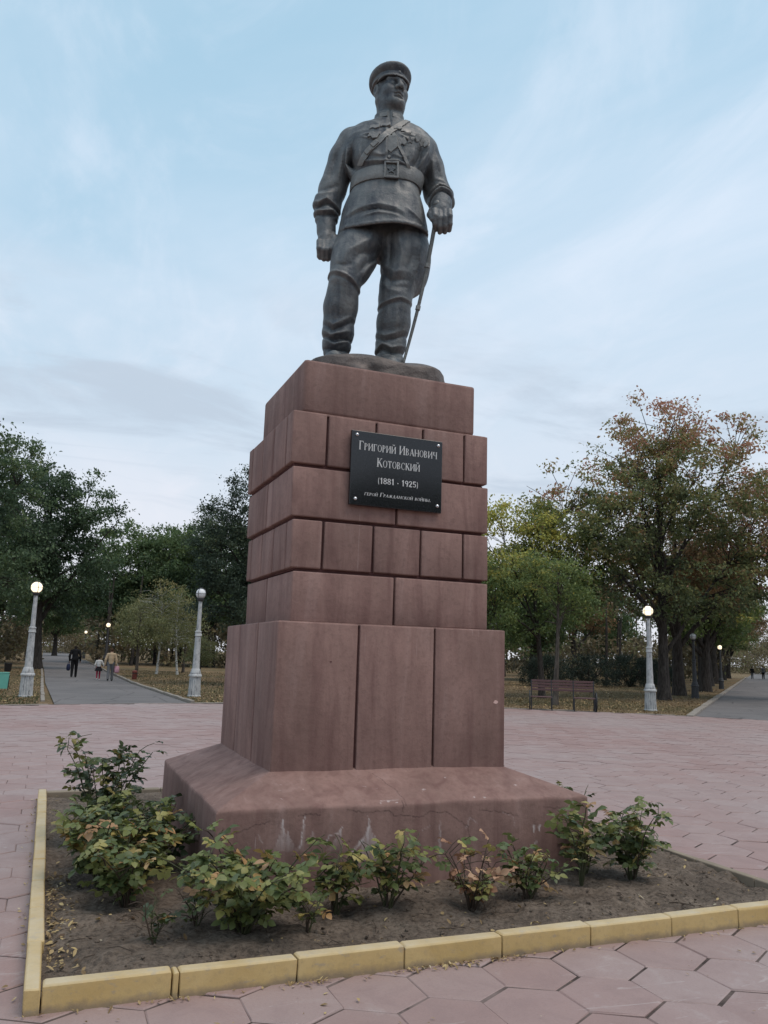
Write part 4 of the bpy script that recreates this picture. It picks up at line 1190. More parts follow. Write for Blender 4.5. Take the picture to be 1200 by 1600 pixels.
def build_mound():
    Mf = Field((-.78, -.62, -.25), (.80, .62, .16), .014)
    rnd = random.Random(5)
    def slab(P):
        q = P.copy()
        r = ((np.abs(q[..., 0]+.0)/.66)**2.8 + (np.abs(q[..., 1])/.50)**2.8)**(1/2.8)
        top = .075 - .085*np.maximum(r - .55, 0)/.45*np.maximum(r-.55, 0)/.45 - .015*np.sin(q[..., 0]*5+1) + .012*np.sin(q[..., 0]*11 + q[..., 1]*9)
        return np.maximum((r - 1)*.5, (q[..., 2] - top)*.8)
    Mf.op(slab, (-.78, -.62, -.25), (.80, .62, .16), 0)
    for i in range(26):
        a = rnd.uniform(0, 2*math.pi); rr = rnd.uniform(.6, 1.0)
        Mf.ell((.64*rr*math.cos(a), .47*rr*math.sin(a), rnd.uniform(-.16, -.02)), (rnd.uniform(.06, .14), rnd.uniform(.06, .12), rnd.uniform(.03, .07)), .05)
    obj('ground_slab', Mf.mesh('ground_slab'), MOUND, statue, rot=(0, 0, R(14)))
build_mound()
# ------------------------------------------------------------------ flower bed: kerb, soil, roses
def yellow_mat():
    n = NT('yellow_painted_kerb'); w = n.pos()
    a = n.noise(2.2, 6, 0.65, w, 0.5); f = n.noise(35, 5, 0.7, w)
    c = n.mix(n.ramp(a, [(0.35, 0.0), (0.65, 1.0)]), (0.44, 0.305, 0.125), (0.52, 0.380, 0.180))
    c = n.mix(n.ramp(f, [(0.50, 0.0), (0.72, 0.5)]), c, (0.33, 0.245, 0.125))
    c = n.mix(n.ramp(n.noise(6, 5, 0.6, w), [(0.60, 0.0), (0.74, 0.6)]), c, (0.28, 0.215, 0.145))
    nz = n.n('ShaderNodeSeparateXYZ'); n.link(n.n('ShaderNodeNewGeometry').outputs['Normal'], nz.inputs[0])
    c = n.mix(n.ramp(n.noise(11, 6, 0.7, n.map(w, (1, 1, 2.2))), [(0.57, 0.0), (0.66, 0.55)]), c, (0.30, 0.255, 0.205))
    zz = n.n('ShaderNodeSeparateXYZ'); n.link(w, zz.inputs[0])
    spl = n.math('SUBTRACT', n.math('MULTIPLY', n.noise(9, 5, 0.65, w), 0.075), zz.outputs[2])
    c = n.mix(n.ramp(spl, [(0.0, 0.0), (0.03, 0.75)]), c, (0.20, 0.155, 0.115))          # soil splashed on the foot of the stones
    sky_pale = n.math('MULTIPLY', n.ramp(nz.outputs[2], [(0.75, 0.0), (0.95, 1.0)]), n.ramp(n.noise(4, 5, 0.6, w), [(0.3, 0.15), (0.7, 0.6)]))
    c = n.mix(sky_pale, c, (0.56, 0.50, 0.39))            # sky light on the upper faces, painted in as a paler colour
    n.set('Base Color', c); n.bump(f, 0.3, 0.006)
    return n.done(0.7, 0.3)
YELLOW = yellow_mat()
KERB_OLD = simple_mat('weathered_kerb', (.25, .205, .155), .85, .35, 5, .2, 0, .3)
def kerb_stone(lo, hi, parent, ch=.022, seed=0, mat=None):
    rnd = random.Random(seed)
    mb = MB().box(lo, hi); mb.V = [tuple(c + rnd.uniform(-.003, .003) for c in v) for v in mb.V]
    me = mb.mesh('kerb_stone'); bm = bmesh.new(); bm.from_mesh(me)
    top = [e for e in bm.edges if min(v.co.z for v in e.verts) > hi[2] - .02]
    bmesh.ops.bevel(bm, geom=top, offset=ch, segments=3, affect='EDGES', profile=.6, clamp_overlap=True)
    es = [e for e in bm.edges if len(e.link_faces) == 2 and e.calc_face_angle(0) > R(50)]
    bmesh.ops.bevel(bm, geom=es, offset=.004, segments=1, affect='EDGES', clamp_overlap=True)
    bm.to_mesh(me); bm.free()
    me.polygons.foreach_set('use_smooth', np.ones(len(me.polygons), bool))
    try: me.set_sharp_from_angle(angle=R(35))
    except Exception: pass
    return obj('kerb_stone', me, mat or YELLOW, parent)
kerb = empty('kerb', (0, 0, 0), 0, 'low yellow painted kerb framing the rose bed', None, None, 'structure')
KX0, KX1, KY0, KY1, KH = .040, 5.020, 4.185, 9.700, .112
xs = [.112, .680, .712, 1.288, 1.868, 2.450, 3.030, 3.615, 4.140, 4.700, KX1]
for i in range(len(xs)-1):
    kerb_stone((xs[i]+.003, KY0, -.05), (xs[i+1]-.003, KY0+.088, KH + (.004, -.003, .0, .003, -.002)[i % 5]), kerb, .020, i)
    if i != 1: kerb_stone((xs[i]+.003, KY1-.088, -.05), (xs[i+1]-.003, KY1, .085), kerb, .012, 50+i, KERB_OLD)
kerb_stone((KX0, KY0-.004, -.05), (KX0+.068, KY0+.64, KH-.004), kerb, .016, 20)
ys = [KY0+.645, 5.42, 6.02, 6.60, 7.20, 7.78, 8.38, 8.98, KY1]
for i in range(len(ys)-1):
    kerb_stone((KX0, ys[i]+.003, -.05), (KX0+.080, ys[i+1]-.003, KH-.006), kerb, .014, 70+i)
    kerb_stone((KX1-.088, ys[i]+.003, -.05), (KX1-.03, ys[i+1]-.003, .080), kerb, .010, 90+i, KERB_OLD)
kerb_stone((KX1-.090, KY0+.092, -.05), (KX1-.03, KY0+.64, .080), kerb, .010, 21, KERB_OLD)

def soil_mat():
    n = NT('bed_soil'); w = n.pos()
    a = n.noise(2.6, 7, 0.65, w); f = n.noise(30, 7, 0.75, w); v = n.voro(24, w)
    c = n.mix(n.ramp(a, [(0.35, 0.0), (0.66, 1.0)]), (0.140, 0.109, 0.086), (0.248, 0.196, 0.154))
    c = n.mix(n.ramp(f, [(0.38, 0.7), (0.55, 0.0)]), c, (0.050, 0.039, 0.033))
    c = n.mix(n.ramp(f, [(0.60, 0.0), (0.75, 0.5)]), c, (0.26, 0.215, 0.18))
    n.set('Base Color', c)
    n.bump(n.math('ADD', f, n.math('MULTIPLY', v, -0.6)), 0.9, 0.03)
    return n.done(0.95, 0.1)
SOIL = soil_mat()
def soil_h(x, y):
    z = .050 + .020*np.sin(x*2.1+.5)*np.sin(y*1.7) + .010*np.sin(x*7.3+y*2.2) + .008*np.sin(y*9.1-x*3.0) + .006*np.sin(x*17+y*11) + .005*np.sin(x*29-y*23)
    return z + .018*np.clip((y - 4.9)/.5, 0, 1)*np.clip((x-2)/1.5, 0, 1) - .022*np.exp(-((y-KY0-.1)/.10)**2)
def build_soil():
    X = np.arange(KX0+.05, KX1-.05+.012, .018); Y = np.arange(KY0+.06, KY1-.05, .018)
    gx, gy = np.meshgrid(X, Y, indexing='ij'); rs = np.random.RandomState(2)
    z = soil_h(gx, gy)
    def smooth_noise(sc, amp):
        nx, ny = int((X[-1]-X[0])/sc)+3, int((Y[-1]-Y[0])/sc)+3
        g = rs.rand(nx, ny); fx, fy = (gx-X[0])/sc, (gy-Y[0])/sc; ix, iy = fx.astype(int), fy.astype(int); tx, ty = fx-ix, fy-iy
        tx, ty = tx*tx*(3-2*tx), ty*ty*(3-2*ty)
        return amp*((g[ix, iy]*(1-tx)+g[ix+1, iy]*tx)*(1-ty) + (g[ix, iy+1]*(1-tx)+g[ix+1, iy+1]*tx)*ty - .5)
    z = z + smooth_noise(.16, .026) + smooth_noise(.07, .016) + smooth_noise(.035, .012)
    n0, n1 = gx.shape; idx = np.arange(n0*n1).reshape(n0, n1)
    F = np.stack([idx[:-1, :-1], idx[1:, :-1], idx[1:, 1:], idx[:-1, 1:]], -1).reshape(-1, 4)
    me = mesh_np('soil', np.stack([gx, gy, z], -1).reshape(-1, 3), F, True)
    tag(obj('soil', me, SOIL), kind='structure')
build_soil()

def leaf_mat(name, stops, gloss=.45, trans=.25, src='obj', bump_s=0):
    """leaf colour from a per-leaf random value; a little light passes through"""
    n = NT(name)
    r = n.objrand() if src == 'obj' else n.attr('tint')
    c = n.ramp(r, stops)
    if src == 'obj':
        k = n.noise(30, 3, 0.6); c = n.mix(n.ramp(k, [(0.35, 0.0), (0.7, 0.45)]), c, n.hsv(c, .49, 1.0, 1.6))
        c = n.mix(n.ramp(n.noise(60, 3, .6), [(0.62, 0.0), (0.70, 0.5)]), c, (0.10, 0.06, 0.03))
    n.set('Base Color', c)
    n.done(gloss, .35)
    tr = n.n('ShaderNodeBsdfTranslucent'); n.link(c, tr.inputs['Color'])
    mx = n.n('ShaderNodeMixShader'); mx.inputs[0].default_value = trans
    n.link(n.b.outputs[0], mx.inputs[1]); n.link(tr.outputs[0], mx.inputs[2]); n.link(mx.outputs[0], n.out.inputs['Surface'])
    return n.m
ROSE_GREEN = leaf_mat('rose_leaf_green', [(0.0, (0.060, 0.082, 0.032)), (.4, (0.100, 0.128, 0.043)), (.75, (0.160, 0.180, 0.054)), (.9, (0.250, 0.230, 0.070)), (.985, (0.380, 0.220, 0.095))], .42)
ROSE_DARK = leaf_mat('rose_leaf_dark', [(0.0, (0.036, 0.053, 0.025)), (.5, (0.061, 0.086, 0.035)), (.85, (0.100, 0.121, 0.042)), (.95, (0.236, 0.207, 0.061)), (.99, (0.36, 0.21, 0.09))], .40)
ROSE_YELLOW = leaf_mat('rose_leaf_yellowing', [(0.0, (0.068, 0.105, 0.045)), (.4, (0.128, 0.158, 0.057)), (.7, (0.240, 0.240, 0.083)), (.88, (0.405, 0.330, 0.112)), (.96, (0.42, 0.26, 0.14))], .45)
ROSE_RUST = leaf_mat('rose_leaf_rusty', [(0.0, (0.115, 0.098, 0.046)), (.3, (0.230, 0.121, 0.069)), (.7, (0.391, 0.218, 0.132)), (1.0, (0.460, 0.299, 0.184))], .6)
STEM_G = simple_mat('rose_cane', (.060, .062, .030), .6, .35, 14)
STEM_B = simple_mat('rose_cane_brown', (.060, .042, .030), .7, .35, 14)
def leaflet(mb, base, d, nrm, L, w, curl, rnd):
    """one toothed oval leaflet folded along its midrib"""
    d = d.normalized(); s = d.cross(nrm).normalized(); n_ = s.cross(d)
    def P(t, x, h): return base + d*(t*L) + s*(x*w) + n_*(h*L - curl*L*t*t)
    V = [P(0, 0, 0), P(.22, .36, .07), P(.5, .52, .10), P(.78, .34, .06), P(1.0, 0, -.02), P(.78, -.34, .06), P(.5, -.52, .10), P(.22, -.36, .07), P(.5, 0, 0), P(.8, 0, -.01)]
    mb.add(V, [(0, 8, 1), (1, 8, 2), (2, 8, 9, 3), (3, 9, 4), (0, 7, 8), (7, 6, 8), (6, 5, 9, 8), (5, 4, 9)])
def rose_leaf_mesh(rnd, n=5, L=.055):
    mb = MB(); Z = Vector((0, 0, 1))
    ln = .075 if n >= 5 else .05
    curve = rnd.uniform(-.35, .1)
    pt = lambda t: Vector((rnd.uniform(-.002, .002), ln*t, curve*ln*t*t))
    mb.tube([pt(0), pt(.5), pt(1)], [.0016, .0013, .001], 3, False)
    for sgn in (-1, 1):
        for t in ((.38, .78) if n >= 5 else (.6,)):
            a = R(rnd.uniform(50, 72))*sgn
            leaflet(mb, pt(t), Vector((math.sin(a), math.cos(a), rnd.uniform(-.35, .1))), Z + Vector((rnd.uniform(-.3, .3), rnd.uniform(-.3, .3), 0)), L*rnd.uniform(.72, .95), L*rnd.uniform(.62, .8), rnd.uniform(.05, .3), rnd)
    leaflet(mb, pt(1), Vector((rnd.uniform(-.2, .2), 1, rnd.uniform(-.4, .1))), Z + Vector((rnd.uniform(-.2, .2), 0, 0)), L*rnd.uniform(.95, 1.15), L*rnd.uniform(.68, .85), rnd.uniform(.1, .35), rnd)
    return mb.mesh('leaf', 'all')
_r = random.Random(21)
LEAFS = [rose_leaf_mesh(_r, 5 if i % 3 else 3, .050 + .012*_r.random()) for i in range(9)]
LEAF_SETS = {}
def leaf_set(mat):
    if mat.name not in LEAF_SETS:
        out = []
        for m in LEAFS:
            c = m.copy(); c.name = 'leaf'; c.materials.clear(); c.materials.append(mat); out.append(c)
        LEAF_SETS[mat.name] = out
    return LEAF_SETS[mat.name]
def rose_bush(label, loc, height, spread, ncane, nleaf, mat, seed, mat2=None, frac2=0.0, bare=.30, scale=1.0, lean=(0, 0), stemmat=None, hug=1.0):
    rnd = random.Random(seed)
    x, y = loc; z = float(soil_h(np.float64(x), np.float64(y))) - .01
    root = empty('rose_bush', (x, y, z), 0, label, 'rose bush', 'rose bushes in the bed')
    nodes = []
    for c in range(ncane):
        a = 2*math.pi*(c + rnd.uniform(-.3, .3))/ncane; rr = spread*rnd.uniform(.25, 1.0); h = height*rnd.uniform(.60, 1.0)
        b = Vector((.05*spread*math.cos(a), .05*spread*math.sin(a), -.01)); tip = Vector((rr*math.cos(a) + lean[0]*h, rr*math.sin(a) + lean[1]*h, h))
        mid = b.lerp(tip, .5) + Vector((-.20*rr*math.cos(a), -.20*rr*math.sin(a), .10*h)) + Vector((rnd.uniform(-.04, .04), rnd.uniform(-.04, .04), 0))
        pts = [b.lerp(mid, t).lerp(mid.lerp(tip, t), t) + Vector((rnd.uniform(-.006, .006), rnd.uniform(-.006, .006), 0)) for t in [i/7 for i in range(8)]]
        mb = MB(); mb.tube(pts, [.0075*scale*(1 - .6*i/7) for i in range(8)], 6)
        thorn = []
        for i in range(2, 8):
            nodes.append((pts[i], (pts[i]-pts[i-1]).normalized(), i/7))
            if i >= 2 and rnd.random() < .85:           # side shoots
                aa = rnd.uniform(0, 6.28); d = Vector((math.cos(aa), math.sin(aa), rnd.uniform(.1, .9))).normalized(); L = rnd.uniform(.08, .20)*min(1, height/.45)
                q = [pts[i], pts[i] + d*L*.5 + Vector((0, 0, .01)), pts[i] + d*L]
                mb.tube(q, [.0038*scale, .003*scale, .002*scale], 5)
                for k in (1, 2): nodes.append((q[k], d, i/7))
        mb.build('cane', stemmat or (STEM_G if rnd.random() < .6 else STEM_B), root, smooth=True)
    nodes = [n for n in nodes if n[2] > bare*rnd.uniform(.5, 1.2)]
    placed = 0
    while placed < nleaf:
        p, d, t = rnd.choice(nodes)
        a = rnd.uniform(0, 6.28); up = rnd.uniform(-.25, .75)
        dr = Vector((math.cos(a), math.sin(a), up)); dr = (dr + Vector((p.x, p.y, 0))*rnd.uniform(.5, 2.2)*hug).normalized()
        xax = dr.cross(Vector((0, 0, 1))).normalized(); zax = xax.cross(dr)
        roll = Matrix.Rotation(rnd.gauss(0, .45), 3, dr)
        M = Matrix((xax, dr, zax)).transposed(); M = roll @ M
        m = mat2 if (mat2 and rnd.random() < frac2) else mat
        o = bpy.data.objects.new('leaf', rnd.choice(leaf_set(m)))
        s = scale*rnd.uniform(.75, 1.25)
        o.matrix_local = Matrix.Translation(p + Vector((rnd.uniform(-.015, .015), rnd.uniform(-.015, .015), rnd.uniform(-.01, .01)))) @ M.to_4x4() @ Matrix.Scale(s, 4)
        put(o, root); placed += 1
    return root
rose_bush('tall dark green rose bush at the back left, its pointed top above the pavement edge', (.52, 7.15), .80, .42, 10, 230, ROSE_DARK, 1, ROSE_GREEN, .25, .2, 1.0, (-.02, 0))
rose_bush('spreading dark rose bush against the left side of the footing', (.58, 6.55), .50, .50, 10, 220, ROSE_DARK, 2, ROSE_YELLOW, .10, .15, 1.0, (.0, 0))
rose_bush('wide rose bush beside the left kerb with pale yellow leaves on its right shoulder', (.46, 5.98), .54, .50, 12, 290, ROSE_GREEN, 3, ROSE_YELLOW, .20, .15, 1.0)
rose_bush('rose bush in the middle of the left clump, nearest the side of the footing', (.82, 6.22), .46, .38, 9, 180, ROSE_GREEN, 16, ROSE_DARK, .4, .15, 1.0)
rose_bush('low bushy rose in front of the left row with a few orange leaves', (.58, 5.52), .40, .36, 9, 170, ROSE_GREEN, 4, ROSE_YELLOW, .20, .1, .95)
rose_bush('biggest leafy rose bush at the front, before the left corner of the footing', (1.16, 4.84), .47, .46, 13, 290, ROSE_GREEN, 5, ROSE_YELLOW, .22, .2, 1.02)
rose_bush('small drooping rose shoot beside the biggest front bush', (1.50, 4.72), .22, .12, 3, 22, ROSE_GREEN, 6, ROSE_YELLOW, .3, .1, .9)
rose_bush('slender rose bush with bare canes before the white lime run on the footing', (1.78, 5.05), .40, .20, 6, 62, ROSE_YELLOW, 7, ROSE_GREEN, .5, .35, .95)
rose_bush('open rose bush with pinkish tips right of the white lime run', (2.10, 4.98), .46, .26, 7, 92, ROSE_YELLOW, 8, ROSE_GREEN, .55, .3, .95)
rose_bush('sparse rose bush with rusty dead leaves low on its left side', (2.66, 4.92), .42, .30, 9, 66, ROSE_YELLOW, 9, ROSE_RUST, .5, .25, .85, (.02, 0), STEM_B)
rose_bush('thin low rose bush of small yellow green leaves right of the rusty one', (3.06, 4.90), .32, .28, 9, 84, ROSE_YELLOW, 10, ROSE_GREEN, .4, .2, .82, (.05, 0))
rose_bush('tall rose of two bare canes at the right corner of the footing', (3.62, 5.10), .54, .14, 3, 30, ROSE_YELLOW, 11, ROSE_GREEN, .4, .45, 1.15, (-.10, 0))
rose_bush('short rusty tinged rose between the tall canes and the round bush', (3.80, 5.30), .36, .20, 5, 52, ROSE_GREEN, 12, ROSE_RUST, .14, .3, .95)
rose_bush('round full rose bush right of the footing, yellow leaves at its foot', (4.08, 5.12), .50, .30, 10, 210, ROSE_GREEN, 13, ROSE_YELLOW, .22, .2, .9)
rose_bush('rose with dark upright shoots behind the right corner of the footing', (4.30, 6.25), .44, .20, 5, 44, ROSE_DARK, 14, ROSE_YELLOW, .2, .4, 1.0)
rose_bush('rose whose top alone shows above the far right slope of the footing', (4.34, 7.80), .62, .22, 5, 46, ROSE_DARK, 15, None, 0, .4, 1.0)
for i, (lb, x, y, h, nl) in enumerate((('spindly grey green weed in the front left of the bed', .66, 4.72, .26, 12), ('little leafy rose seedling left of the biggest front bush', .92, 4.98, .22, 14))):
    r_ = rose_bush(lb, (x, y), h, .09, 4, nl, ROSE_DARK, 40+i, ROSE_GREEN, .3, .2, .7); r_['category'] = 'seedling'; r_.name = 'rose_seedling'

def rock_mesh(rnd, flat=.7):
    bm = bmesh.new(); bmesh.ops.create_icosphere(bm, subdivisions=1, radius=1)
    for v in bm.verts: v.co *= rnd.uniform(.65, 1.2); v.co.z *= flat
    V = np.array([v.co[:] for v in bm.verts], np.float32); F = np.array([[v.index for v in f.verts] for f in bm.faces]); bm.free()
    return V, F
def scatter(name, protos, P, S, RZ, tilt, mat, kind='stuff', tint=None, parent=None):
    """many tiny pieces joined into one piece of stuff"""
    Vs, Fs, Ts = [], [], []; off = 0; rs = np.random.RandomState(len(P))
    pick = rs.randint(0, len(protos), len(P))
    for k, (V0, F0) in enumerate(protos):
        m = np.where(pick == k)[0]
        if not len(m): continue
        c, s = np.cos(RZ[m]), np.sin(RZ[m])
        tx, ty = rs.normal(0, tilt, len(m)), rs.normal(0, tilt, len(m))
        v = V0[None]*S[m][:, None, None]
        z = v[..., 2] + v[..., 0]*tx[:, None] + v[..., 1]*ty[:, None]
        x = v[..., 0]*c[:, None] - v[..., 1]*s[:, None]; y = v[..., 0]*s[:, None] + v[..., 1]*c[:, None]
        v = np.stack([x, y, z], -1) + P[m][:, None]
        Vs.append(v.reshape(-1, 3)); Fs.append((F0[None] + off + (np.arange(len(m))*len(V0))[:, None, None]).reshape(-1, F0.shape[1])); off += len(m)*len(V0)
        Ts.append(np.repeat((tint[m] if tint is not None else rs.rand(len(m))), len(V0)))
    by = {}
    for F in Fs: by.setdefault(F.shape[1], []).append(F)
    me = mesh_np(name, np.concatenate(Vs), [np.concatenate(f) for f in by.values()])
    a = me.attributes.new('tint', 'FLOAT', 'POINT'); a.data.foreach_set('value', np.concatenate(Ts).astype(np.float32))
    return tag(obj(name, me, mat, parent), kind=kind)
DEAD_LEAF = leaf_mat('dead_leaf', [(0.0, (.09, .055, .030)), (.35, (.20, .13, .06)), (.7, (.36, .26, .13)), (.92, (.48, .36, .16)), (1.0, (.52, .46, .34))], .7, .1, 'attr')
def dead_leaf_protos(n=5):
    out = []; rnd = random.Random(9)
    for i in range(n):
        c = rnd.uniform(.1, .5); w = rnd.uniform(.5, .9)
        V = [(0, -1, 0), (.45*w, -.5, c*.4), (.62*w, .1, c*.5), (.3*w, .7, c*.2), (0, 1, 0), (-.3*w, .7, c*.3), (-.62*w, .1, c*.6), (-.45*w, -.5, c*.35), (0, .05, .02)]
        F = [(8, k, (k+1) % 8) for k in range(8)]
        out.append((np.array(V, np.float32)*.5, np.array(F)))
    return out
DLP = dead_leaf_protos()
CLOD = simple_mat('soil_clod', (.115, .090, .072), .95, .4, 20, .1)
def bed_litter():
    rs = np.random.RandomState(12); rnd = random.Random(2)
    n = 2200; X = rs.uniform(KX0+.1, KX1-.1, n); Y = KY0+.1 + (KY1-KY0-.2)*rs.rand(n)**1.8
    P = np.stack([X, Y, soil_h(X, Y)+.004], -1).astype(np.float32)
    scatter('soil_clods', [rock_mesh(rnd) for _ in range(4)], P, (.004 + .014*rs.rand(n)**4).astype(np.float32), rs.rand(n)*6.28, .2, CLOD)
    n = 900; X = rs.uniform(KX0+.1, KX1-.1, n); Y = KY0+.1 + (KY1-KY0-.2)*rs.rand(n)**1.6
    k = n//3; X[:k] = KX0+.1 + .14*rs.rand(k)**2; Y[:k] = rs.uniform(KY0+.3, 6.4, k)
    P = np.stack([X, Y, soil_h(X, Y)+.014], -1).astype(np.float32)
    scatter('dead_leaves', DLP, P, (.016 + .034*rs.rand(n)**2).astype(np.float32), rs.rand(n)*6.28, .35, DEAD_LEAF)
    # against the outside of the kerb and over the pavers
    n = 330; X = rs.uniform(KX0-.3, KX1+.3, n); Y = KY0 - .012 - np.abs(rs.normal(0, .03, n))
    g = rs.choice([.68, 1.29, 1.45, 1.87, 2.05, 2.12, 2.45, 2.25], n); X = np.where(rs.rand(n) < .75, g + rs.normal(0, .06, n), X)
    k = n//5; X[:k] = KX0 - .01 - np.abs(rs.normal(0, .03, k)); Y[:k] = rs.uniform(KY0, KY1, k)
    P = np.stack([X, Y, np.full(n, .008)], -1).astype(np.float32)
    scatter('kerb_leaves', DLP, P, (.012 + .022*rs.rand(n)**1.5).astype(np.float32), rs.rand(n)*6.28, .4, DEAD_LEAF, tint=(.35+.65*rs.rand(n)))
    n = 420; r = 18*np.sqrt(rs.rand(n)); a = rs.rand(n)*6.28; X = PC[0] + r*np.cos(a); Y = PC[1] + r*np.sin(a)
    k = 110; X[:k] = rs.uniform(-1, 6, k); Y[:k] = rs.uniform(2.8, 4.15, k)
    m = ~((X > -.0) & (X < 5.1) & (Y > 4.12) & (Y < 9.8)); X, Y = X[m], Y[m]; n = len(X)
    scatter('pavement_leaves', DLP, np.stack([X, Y, np.full(n, .008)], -1).astype(np.float32), (.010 + .030*rs.rand(n)**2.5).astype(np.float32), rs.rand(n)*6.28, .2, DEAD_LEAF)
    # twigs and dry stalks on the soil
    m = MB()
    for i in range(60):
        x, y = rnd.uniform(KX0+.15, KX1-.2), KY0+.15 + 1.1*rnd.random()**1.3
        a, L = rnd.uniform(0, 6.28), rnd.uniform(.04, .16); z = float(soil_h(np.float64(x), np.float64(y))) + .016
        m.tube([(x, y, z), (x + L*.5*math.cos(a) + rnd.uniform(-.01, .01), y + L*.5*math.sin(a), z + rnd.uniform(0, .015)), (x + L*math.cos(a+.2), y + L*math.sin(a+.2), z + rnd.uniform(-.006, .02))], [.0028, .0024, .0014], 4)
    tag(m.build('twigs', STEM_B), kind='stuff')
bed_litter()
# ------------------------------------------------------------------ lamps
def lamp_mats():
    n = NT('painted_lamp_post'); w = n.co()
    a = n.noise(5, 6, 0.65); b = n.noise(14, 5, 0.7, n.map(w, (1, 1, .35)))
    c = n.mix(n.ramp(a, [(0.4, 0.0), (0.6, 1.0)]), (0.33, 0.335, 0.34), (0.46, 0.46, 0.455))
    c = n.mix(n.ramp(b, [(0.54, 0.0), (0.64, 0.8)]), c, (0.13, 0.13, 0.135))
    n.set('Base Color', c); n.bump(b, 0.3, 0.01)
    post = n.done(0.6, 0.4)
    dark = simple_mat('dark_lamp_metal', (0.055, 0.055, 0.058), 0.6, 0.3, 10)
    e = NT('lit_globe'); e.set('Base Color', (0.8, 0.75, 0.65)); e.set('Emission Color', (1.0, 0.80, 0.55)); e.set('Emission Strength', 1.25)
    lit = e.done(0.4, 0.4)
    off = simple_mat('milky_globe', (0.66, 0.66, 0.67), 0.35, 0.08, 3, 0.5)
    return post, dark, lit, off
POST, DARKMETAL, GLOBE_LIT, GLOBE_OFF = lamp_mats()
def make_lamp(lit, post):
    root = empty('street_lamp')
    m = MB(); m.lathe([(.235, 0), (.235, .03), (.215, .05), (.200, .40), (.192, .66), (.205, .68)], 32, flute=lambda k, z: (1.0 if k % 2 else .87) if .04 < z < .67 else 1.0)
    m.build('base', post, root, smooth=True)
    m = MB(); m.lathe([(.225, .68), (.228, .72), (.21, .75), (.185, .77), (.19, .80), (.17, .84), (.15, .92), (.135, .95)], 24); m.build('base_moulding', post, root, smooth=True)
    m = MB(); m.lathe([(.125, .95), (.120, 1.2), (.098, 2.06)], 20); m.build('lower_shaft', post, root, smooth=True)
    m = MB(); m.lathe([(.105, 2.06), (.122, 2.075), (.122, 2.10), (.108, 2.12), (.108, 2.20), (.118, 2.215), (.112, 2.24), (.082, 2.26)], 20); m.build('shaft_ring', post, root, smooth=True)
    m = MB(); m.lathe([(.078, 2.26), (.062, 3.28)], 18); m.build('upper_shaft', post, root, smooth=True)
    m = MB(); m.lathe([(.064, 3.28), (.09, 3.30), (.12, 3.345), (.125, 3.375), (.10, 3.385), (.09, 3.395)], 20); m.build('globe_collar', DARKMETAL, root, smooth=True)
    m = MB(); m.sphere((0, 0, 3.555), .178, 22, 14); g = m.build('globe', GLOBE_LIT if lit else GLOBE_OFF, root, smooth='all')
    m = MB()
    for ph in (0, math.pi/2):
        m.tube([(.195*math.sin(t)*math.cos(ph), .195*math.sin(t)*math.sin(ph), 3.555 + .215*math.cos(t)) for t in [R(-150 + 300*i/24) for i in range(25)]], .009, 5)
    m.tube([(.187*math.cos(2*math.pi*i/24), .187*math.sin(2*math.pi*i/24), 3.555) for i in range(25)], .007, 5)
    m.build('globe_frame', DARKMETAL, root)
    return root
LP = {}
def lamp(x, y, lit, dark, s, label, rz=0.3, tilt=0.0):
    key = (lit, dark)
    if key not in LP: o = LP[key] = make_lamp(lit, DARKMETAL if dark else POST)  # dark metal paints in the backlit look of the far posts
    else: o = copy_tree(LP[key])
    o.location = (x, y, GZ); o.scale = (s, s, s); o.rotation_euler = (0, tilt, rz)
    tag(o, label, 'street lamp', 'park lamps'); return o
lamp(-.55, 29.5, True, False, 1.0, 'white lamp post with lit globe at the left edge of the left alley')
lamp(5.04, 30.55, False, False, 1.045, 'white lamp post with unlit milky globe beside the pedestal, right of the left alley', .9)
lamp(20.2, 24.15, True, False, 1.0, 'white lamp post with lit globe between the bench and the right alley', .1)
lamp(30.6, 33.2, False, True, .87, 'dark backlit lamp post with unlit globe in front of the trunks along the right alley')
lamp(45.4, 46.6, True, True, .84, 'small far lit lamp at the kerb of the right alley')
lamp(4.75, 125, True, True, 1.05, 'farthest lit lamp, a warm dot over the head of the left alley')
lamp(4.84, 78.5, True, True, 1.03, 'thin dark backlit lamp with pale globe behind the woman and girl')

